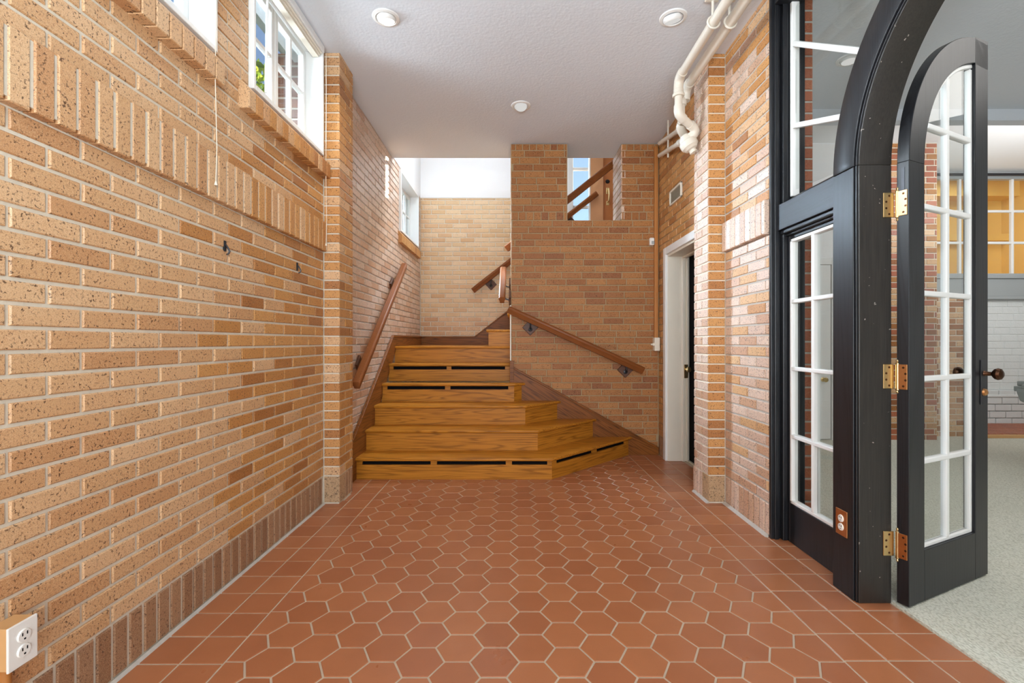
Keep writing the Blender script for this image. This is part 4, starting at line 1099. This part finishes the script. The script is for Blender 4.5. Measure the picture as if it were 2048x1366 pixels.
# flush light in the right room ceiling
def ceiling_lamp(x, y, z, label, lens, tilt):
    t = empty('ceiling_light', (x, y, z), label, 'ceiling light')
    MB().lathe([(0.060, -0.004), (0.066, -0.010), (0.082, -0.006), (0.086, 0.0), (0.060, 0.004)], Matrix.Translation((x, y, z)), 40).build('trim_ring', 'white_paint', t, smooth=True)
    Mt = Matrix.Translation((x+tilt[0], y+tilt[1], z-0.006)) @ Matrix.Rotation(tilt[2], 4, 'X') @ Matrix.Rotation(tilt[3], 4, 'Y')
    e = MB().lathe([(0.062, 0.018), (0.060, 0.004), (0.054, -0.008), (0.050, -0.011)], Mt, 36).build('eyeball', 'white_paint', t, smooth=True)
    MB().lathe([(0.050, -0.011), (0.046, -0.013), (0, -0.015)], Mt, 36).build('lens', lens, t, smooth=True)
    return t
ceiling_lamp(-0.82, 2.953, CEIL(2.953), 'lit round ceiling spotlight, the bright one on the left', 'lamp_lit', (0.0, 0.008, 0.22, 0.0))
ceiling_lamp(1.0, 2.953, CEIL(2.953), 'white round ceiling spotlight with a faintly glowing lens, beside the white pipes', 'lamp_dim', (0.0, 0.012, 0.3, -0.2))
ceiling_lamp(0.047, 4.02, CEIL(4.02), 'small round ceiling spotlight in the middle, nearest the staircase', 'lamp_dim', (0.0, -0.01, -0.45, 0.0))
ceiling_lamp(2.45, 3.42, 3.22, 'round ceiling light seen through the fanned transom window', 'lamp_dim', (0, 0, 0, 0))
light('ceiling_spot_glow', 'SPOT', (-0.82, 2.94, CEIL(2.95)-0.05), 20, WARM, 0.05, aim=(0, 0, -1), spot=2.6, blend=0.9)

# ------------------------------------------------------------------ white pipes at the right of the ceiling
pp = empty('water_pipes', (1.3, 3.6, 2.9), 'pair of white painted pipes under the ceiling, dropping to a cluster of fittings', 'pipe')
def arcp(c, a, b2, n=6):
    c, a, b2 = Vector(c), Vector(a), Vector(b2)
    return [c + (a*math.cos(t)+b2*math.sin(t)) for t in (PI/2*i/n for i in range(n+1))]
def pipe(pts, r, nm='pipe'): return MB().tube(pts, r, 18).build(nm, 'pipe_paint', pp, smooth=True)
def collar(p, d, r, l): 
    d = Vector(d).normalized(); p = Vector(p)
    return MB().tube([p-d*l/2, p-d*(l/2-0.004), p+d*(l/2-0.004), p+d*l/2], [r*0.93, r, r, r*0.93], 18).build('fitting', 'pipe_paint', pp, smooth=True)
zA, xA, xB = 3.055, 1.182, 1.282
pipe([(xA, -1.5, zA), (xA, 3.32, zA)], 0.0285); pipe([(xB, -1.5, zA), (xB, 3.46, zA)], 0.031)
for (x, y, r) in ((xA, 3.32, 0.034), (xB, 3.46, 0.036)):
    MB().tube([(x, y-0.03, zA), (x, y, zA)] + [(x, y+0.06*math.sin(a), zA-0.06+0.06*math.cos(a)) for a in (0.3, 0.6, 0.9, 1.2, 1.5708)] + [(x, y+0.06, zA-0.09)], r, 18).build('elbow', 'pipe_paint', pp, smooth=True)
yA, yB = 3.38, 3.52
pipe([(xA, yA, zA-0.06), (xA, yA, 2.80)], 0.027); pipe([(xB-0.03, yB, zA-0.06), (xB-0.03, yB, 2.78)], 0.027)
collar((xA, yA, 2.935), (0, 0, 1), 0.042, 0.022); collar((xA, yA, 2.955), (0, 0, 1), 0.035, 0.05); collar((xB-0.03, yB, 2.955), (0, 0, 1), 0.038, 0.05)
MB().tube([(xA, yA, 2.86), (xA, yA, 2.82), (xA+0.006, yA+0.003, 2.800), (xA+0.022, yA+0.010, 2.785), (xA+0.045, yA+0.022, 2.772)], 0.033, 18).build('elbow', 'pipe_paint', pp, smooth=True)
pipe([(xA+0.035, yA+0.018, 2.777), (xA+0.115, yA+0.060, 2.742)], 0.028)
MB().tube([(xA+0.105, yA+0.055, 2.748), (xA+0.135, yA+0.07, 2.735), (xA+0.150, yA+0.08, 2.715), (xA+0.145, yA+0.09, 2.692), (xA+0.120, yA+0.10, 2.672)], 0.034, 18).build('elbow', 'pipe_paint', pp, smooth=True)
MB().tube([(xB-0.03, yB, 2.79), (xB-0.032, yB+0.01, 2.78), (xB-0.01, yB+0.05, 2.765), (xB+0.03, yB+0.1, 2.75)], 0.033, 18).build('elbow', 'pipe_paint', pp, smooth=True)
# bulky trap body
Mv = Matrix.Translation((1.300, 3.50, 2.635)) @ Matrix.Rotation(-0.45, 4, 'Y') @ Matrix.Rotation(-0.15, 4, 'X') @ Matrix.Scale(0.82, 4)
MB().lathe([(0.0, 0.085), (0.038, 0.085), (0.042, 0.065), (0.058, 0.060), (0.062, 0.045), (0.066, 0.030), (0.078, 0.020), (0.080, -0.010), (0.076, -0.035), (0.066, -0.042), (0.055, -0.060), (0.034, -0.068), (0.030, -0.086), (0.034, -0.088), (0.034, -0.096), (0.0, -0.098)], Mv, 30).build('trap_body', 'pipe_paint', pp, smooth=True)
# two runs towards the rear wall
for (a, c, bx, nm) in (((1.395, 3.90, 2.935), (1.408, 4.55, 3.085), 0.0, 0), ((1.358, 3.78, 2.775), (1.408, 4.55, 2.965), 0.0, 1)):
    a, c = Vector(a), Vector(c)
    pipe([a, c], 0.021); collar(a+(c-a)*0.10, c-a, 0.030, 0.05)
    MB().lathe([(0.0, 0.010), (0.012, 0.008), (0.020, 0.0)], Matrix.Translation(c) @ (c-a).to_track_quat('Z', 'Y').to_matrix().to_4x4(), 14).build('end_cap', 'pipe_paint', pp, smooth=True)
MB().tube([(1.30, 3.62, 2.80), (1.345, 3.75, 2.88), (1.375, 3.84, 2.920), (1.398, 3.92, 2.94)], 0.026, 16).build('elbow', 'pipe_paint', pp, smooth=True)
MB().tube([(1.30, 3.52, 2.65), (1.325, 3.64, 2.725), (1.345, 3.72, 2.758), (1.362, 3.82, 2.783)], 0.032, 16).build('elbow', 'pipe_paint', pp, smooth=True)
MB().tube([(1.402, 4.28, 2.84), (1.402, 4.28, 3.18)], 0.008, 10).build('hanger_rod', 'pipe_paint', pp, smooth=True)
for (x, y) in ((xA, 2.78), (xB, 2.78)):
    MB().tube([(x-0.005, y, zA+0.028), (x-0.005, y, 3.19)], 0.008, 10).build('hanger_rod', 'pipe_paint', pp, smooth=True)
    MB().tube([(x+0.036*math.cos(a), y, zA+0.036*math.sin(a)) for a in (2*PI*k/18 for k in range(19))], 0.006, 8).build('hanger_ring', 'pipe_paint', pp, smooth=True)
    MB().box(x-0.05, x+0.03, y-0.012, y+0.012, 3.180, 3.198).build('hanger_plate', 'pipe_paint', pp, 0.003, 1)

# ------------------------------------------------------------------ small wall fittings
t = empty('conduit_raceway', (1.43, YM-0.03, 1.1), 'brown painted vertical raceway with a cream rotary switch box in the rear right corner', 'raceway')
b = MB(); b.box(1.408, 1.446, YM-0.036, YM, 1.16, 3.13); b.build('raceway', 'raceway_brown', t, 0.006, 2)
b = MB(); b.box(1.398, 1.452, YM-0.075, YM, 1.055, 1.19); b.build('switch_box', 'cream_paint', t, 0.006, 2)
MB().lathe([(0.018, 0.0), (0.016, 0.012), (0.010, 0.014), (0.009, 0.03), (0, 0.031)], Matrix.Translation((1.398, YM-0.045, 1.12)) @ Matrix.Rotation(-PI/2, 4, 'Y'), 18).build('rotary_switch', 'cream_paint', t, smooth=True)
t = empty('motion_sensor', (1.392, YM, 2.16), 'small white motion sensor on the brown brick wall beside the raceway', 'sensor')
MB().box(1.360, 1.405, YM-0.045, YM, 2.125, 2.20).build('housing', 'plastic_white', t, 0.008, 2)
MB().box(1.374, 1.404, YM-0.049, YM-0.044, 2.135, 2.165).build('lens', 'grey_trim', t, 0.003, 1)
t = empty('vent_grille', (XD, 4.215, 2.48), 'small framed vent grille high on the right rear brick wall above the white door', 'vent')
b = MB(); ya, yb, za, zb2 = 4.065, 4.365, 2.415, 2.548
b.box(XD-0.018, XD+0.0, ya, yb, za, za+0.014); b.box(XD-0.018, XD, ya, yb, zb2-0.014, zb2); b.box(XD-0.018, XD, ya, ya+0.016, za, zb2); b.box(XD-0.018, XD, yb-0.016, yb, za, zb2)
b.build('frame', 'cream_paint', t, 0.003, 1)
MB().box(XD-0.006, XD-0.001, ya+0.016, yb-0.016, za+0.014, zb2-0.014).build('screen', 'vent_grey', t)
for i in range(8):
    z = za+0.022+i*0.0128
    MB().prism([(XD-0.014, ya+0.016, z), (XD-0.012, ya+0.016, z), (XD-0.006, ya+0.016, z+0.008), (XD-0.008, ya+0.016, z+0.008)], (0, yb-ya-0.032, 0)).build('slat', 'vent_grey', t)
t = empty('wall_outlet', (XL, 1.227, 0.30), 'white four slot outlet on a surface mounted wooden box, low on the left wall', 'outlet')
MB().box(XL, -1.302, 1.192, 1.262, 0.302, 0.412).build('mounting_box', 'box_wood', t, 0.002, 1)
MB().box(-1.302, -1.2955, 1.190, 1.264, 0.299, 0.414).build('cover_plate', 'plastic_white', t, 0.002, 2)
outlet_face(t, Matrix.Translation((-1.2955, 1.227, 0.357)) @ Matrix.Rotation(PI/2, 4, 'Z'), 'plastic_white')
MB().tube([(XL+0.016, 1.225, 0.31), (XL+0.016, 1.225, 0.0)], 0.012, 14).build('conduit', 'raceway_brown', t, smooth=True)
def hook(y, z, label):
    t = empty('wall_hook', (XL, y, z), label, 'hook')
    MB().box(XL-0.004, XL+0.006, y-0.007, y+0.007, z-0.02, z+0.03).build('plate', 'hook_black', t, 0.002, 1)
    MB().tube([(XL+0.006, y, z+0.012), (XL+0.018, y, z-0.006), (XL+0.024, y, z-0.02), (XL+0.018, y, z-0.032), (XL+0.010, y, z-0.034)], 0.004, 8).build('hook', 'steel_dark', t, smooth=True)
hook(2.173, 1.590, 'small black wall hook under the brick band, the one nearer the viewer')
hook(2.894, 1.610, 'small black wall hook under the brick band, close to the left pilaster')

# ------------------------------------------------------------------ outdoors, seen through the windows
struct(box('ground', 'ground', None, -40, -1.80, -20, 40, -0.3, 1.6), 'ground outside the left windows')
b = MB(); b.box(-1.72, -1.515, 0.5, 3.9, 3.26, 3.4); struct(b.build('soffit', 'soffit'), 'grey green roof soffit outside the high left windows')
ep = struct(box('pilaster', 'mortar_grey', None, -1.775, -1.515, 3.42, 3.9, 1.6, 3.26), 'dark brick pier outside the high left window')
ms = Masonry(ep); z = 2.0; i = 0
while z < 3.25:
    course(ms, 'brick_dark', lambda u: (u, 3.414, 0), 0, -1.775, -1.515, z, min(0.078, 3.26-z), 0.21, -1.775+(0.1 if i % 2 else 0), jt=0.014); z += 0.078; i += 1
ms.finish()
def tree(x, y, zt, r, label):
    t = empty('tree', (x, y, 1.6), label, 'tree', 'trees outside the left windows')
    MB().tube([(x, y, 1.6), (x+0.1, y, 3.0), (x, y+0.1, zt)], [0.14, 0.10, 0.04], 10).build('trunk', 'bark', t, smooth=True)
    V, Fc = [], []
    for k in range(2600):
        d = Vector((random.gauss(0, 1), random.gauss(0, 1), random.gauss(0, 1))).normalized()*r*(random.random()**0.45)
        c = Vector((x, y, zt)) + Vector((d.x, d.y, d.z*0.9))
        a = Vector((random.uniform(-1, 1), random.uniform(-1, 1), random.uniform(-1, 1))).normalized(); bb = a.orthogonal().normalized()
        s = random.uniform(0.06, 0.12); n = len(V)
        V += [tuple(c-a*s), tuple(c+bb*s*0.45), tuple(c+a*s), tuple(c-bb*s*0.45)]; Fc.append((n, n+1, n+2, n+3))
    me = bpy.data.meshes.new('foliage'); me.from_pydata(V, [], Fc); me.materials.append(MATS['leaf_green'])
    o = bpy.data.objects.new('foliage', me); COL.objects.link(o); o['kind'] = 'stuff'; attach(o, t)
tree(-5.0, 8.6, 4.9, 1.5, 'light green tree outside the high window beside the left pilaster')
tree(-3.3, 6.0, 3.35, 0.8, 'smaller green tree outside, low behind the high window')
struct(box('sun_blocker', 'wall_white', None, 2.6, 3.6, 7.9, 9.0, 1.6, 3.66), 'unseen block outside the front door, added to cut off the low sun')  # added out of view to keep sun off the sidelight's lower pane
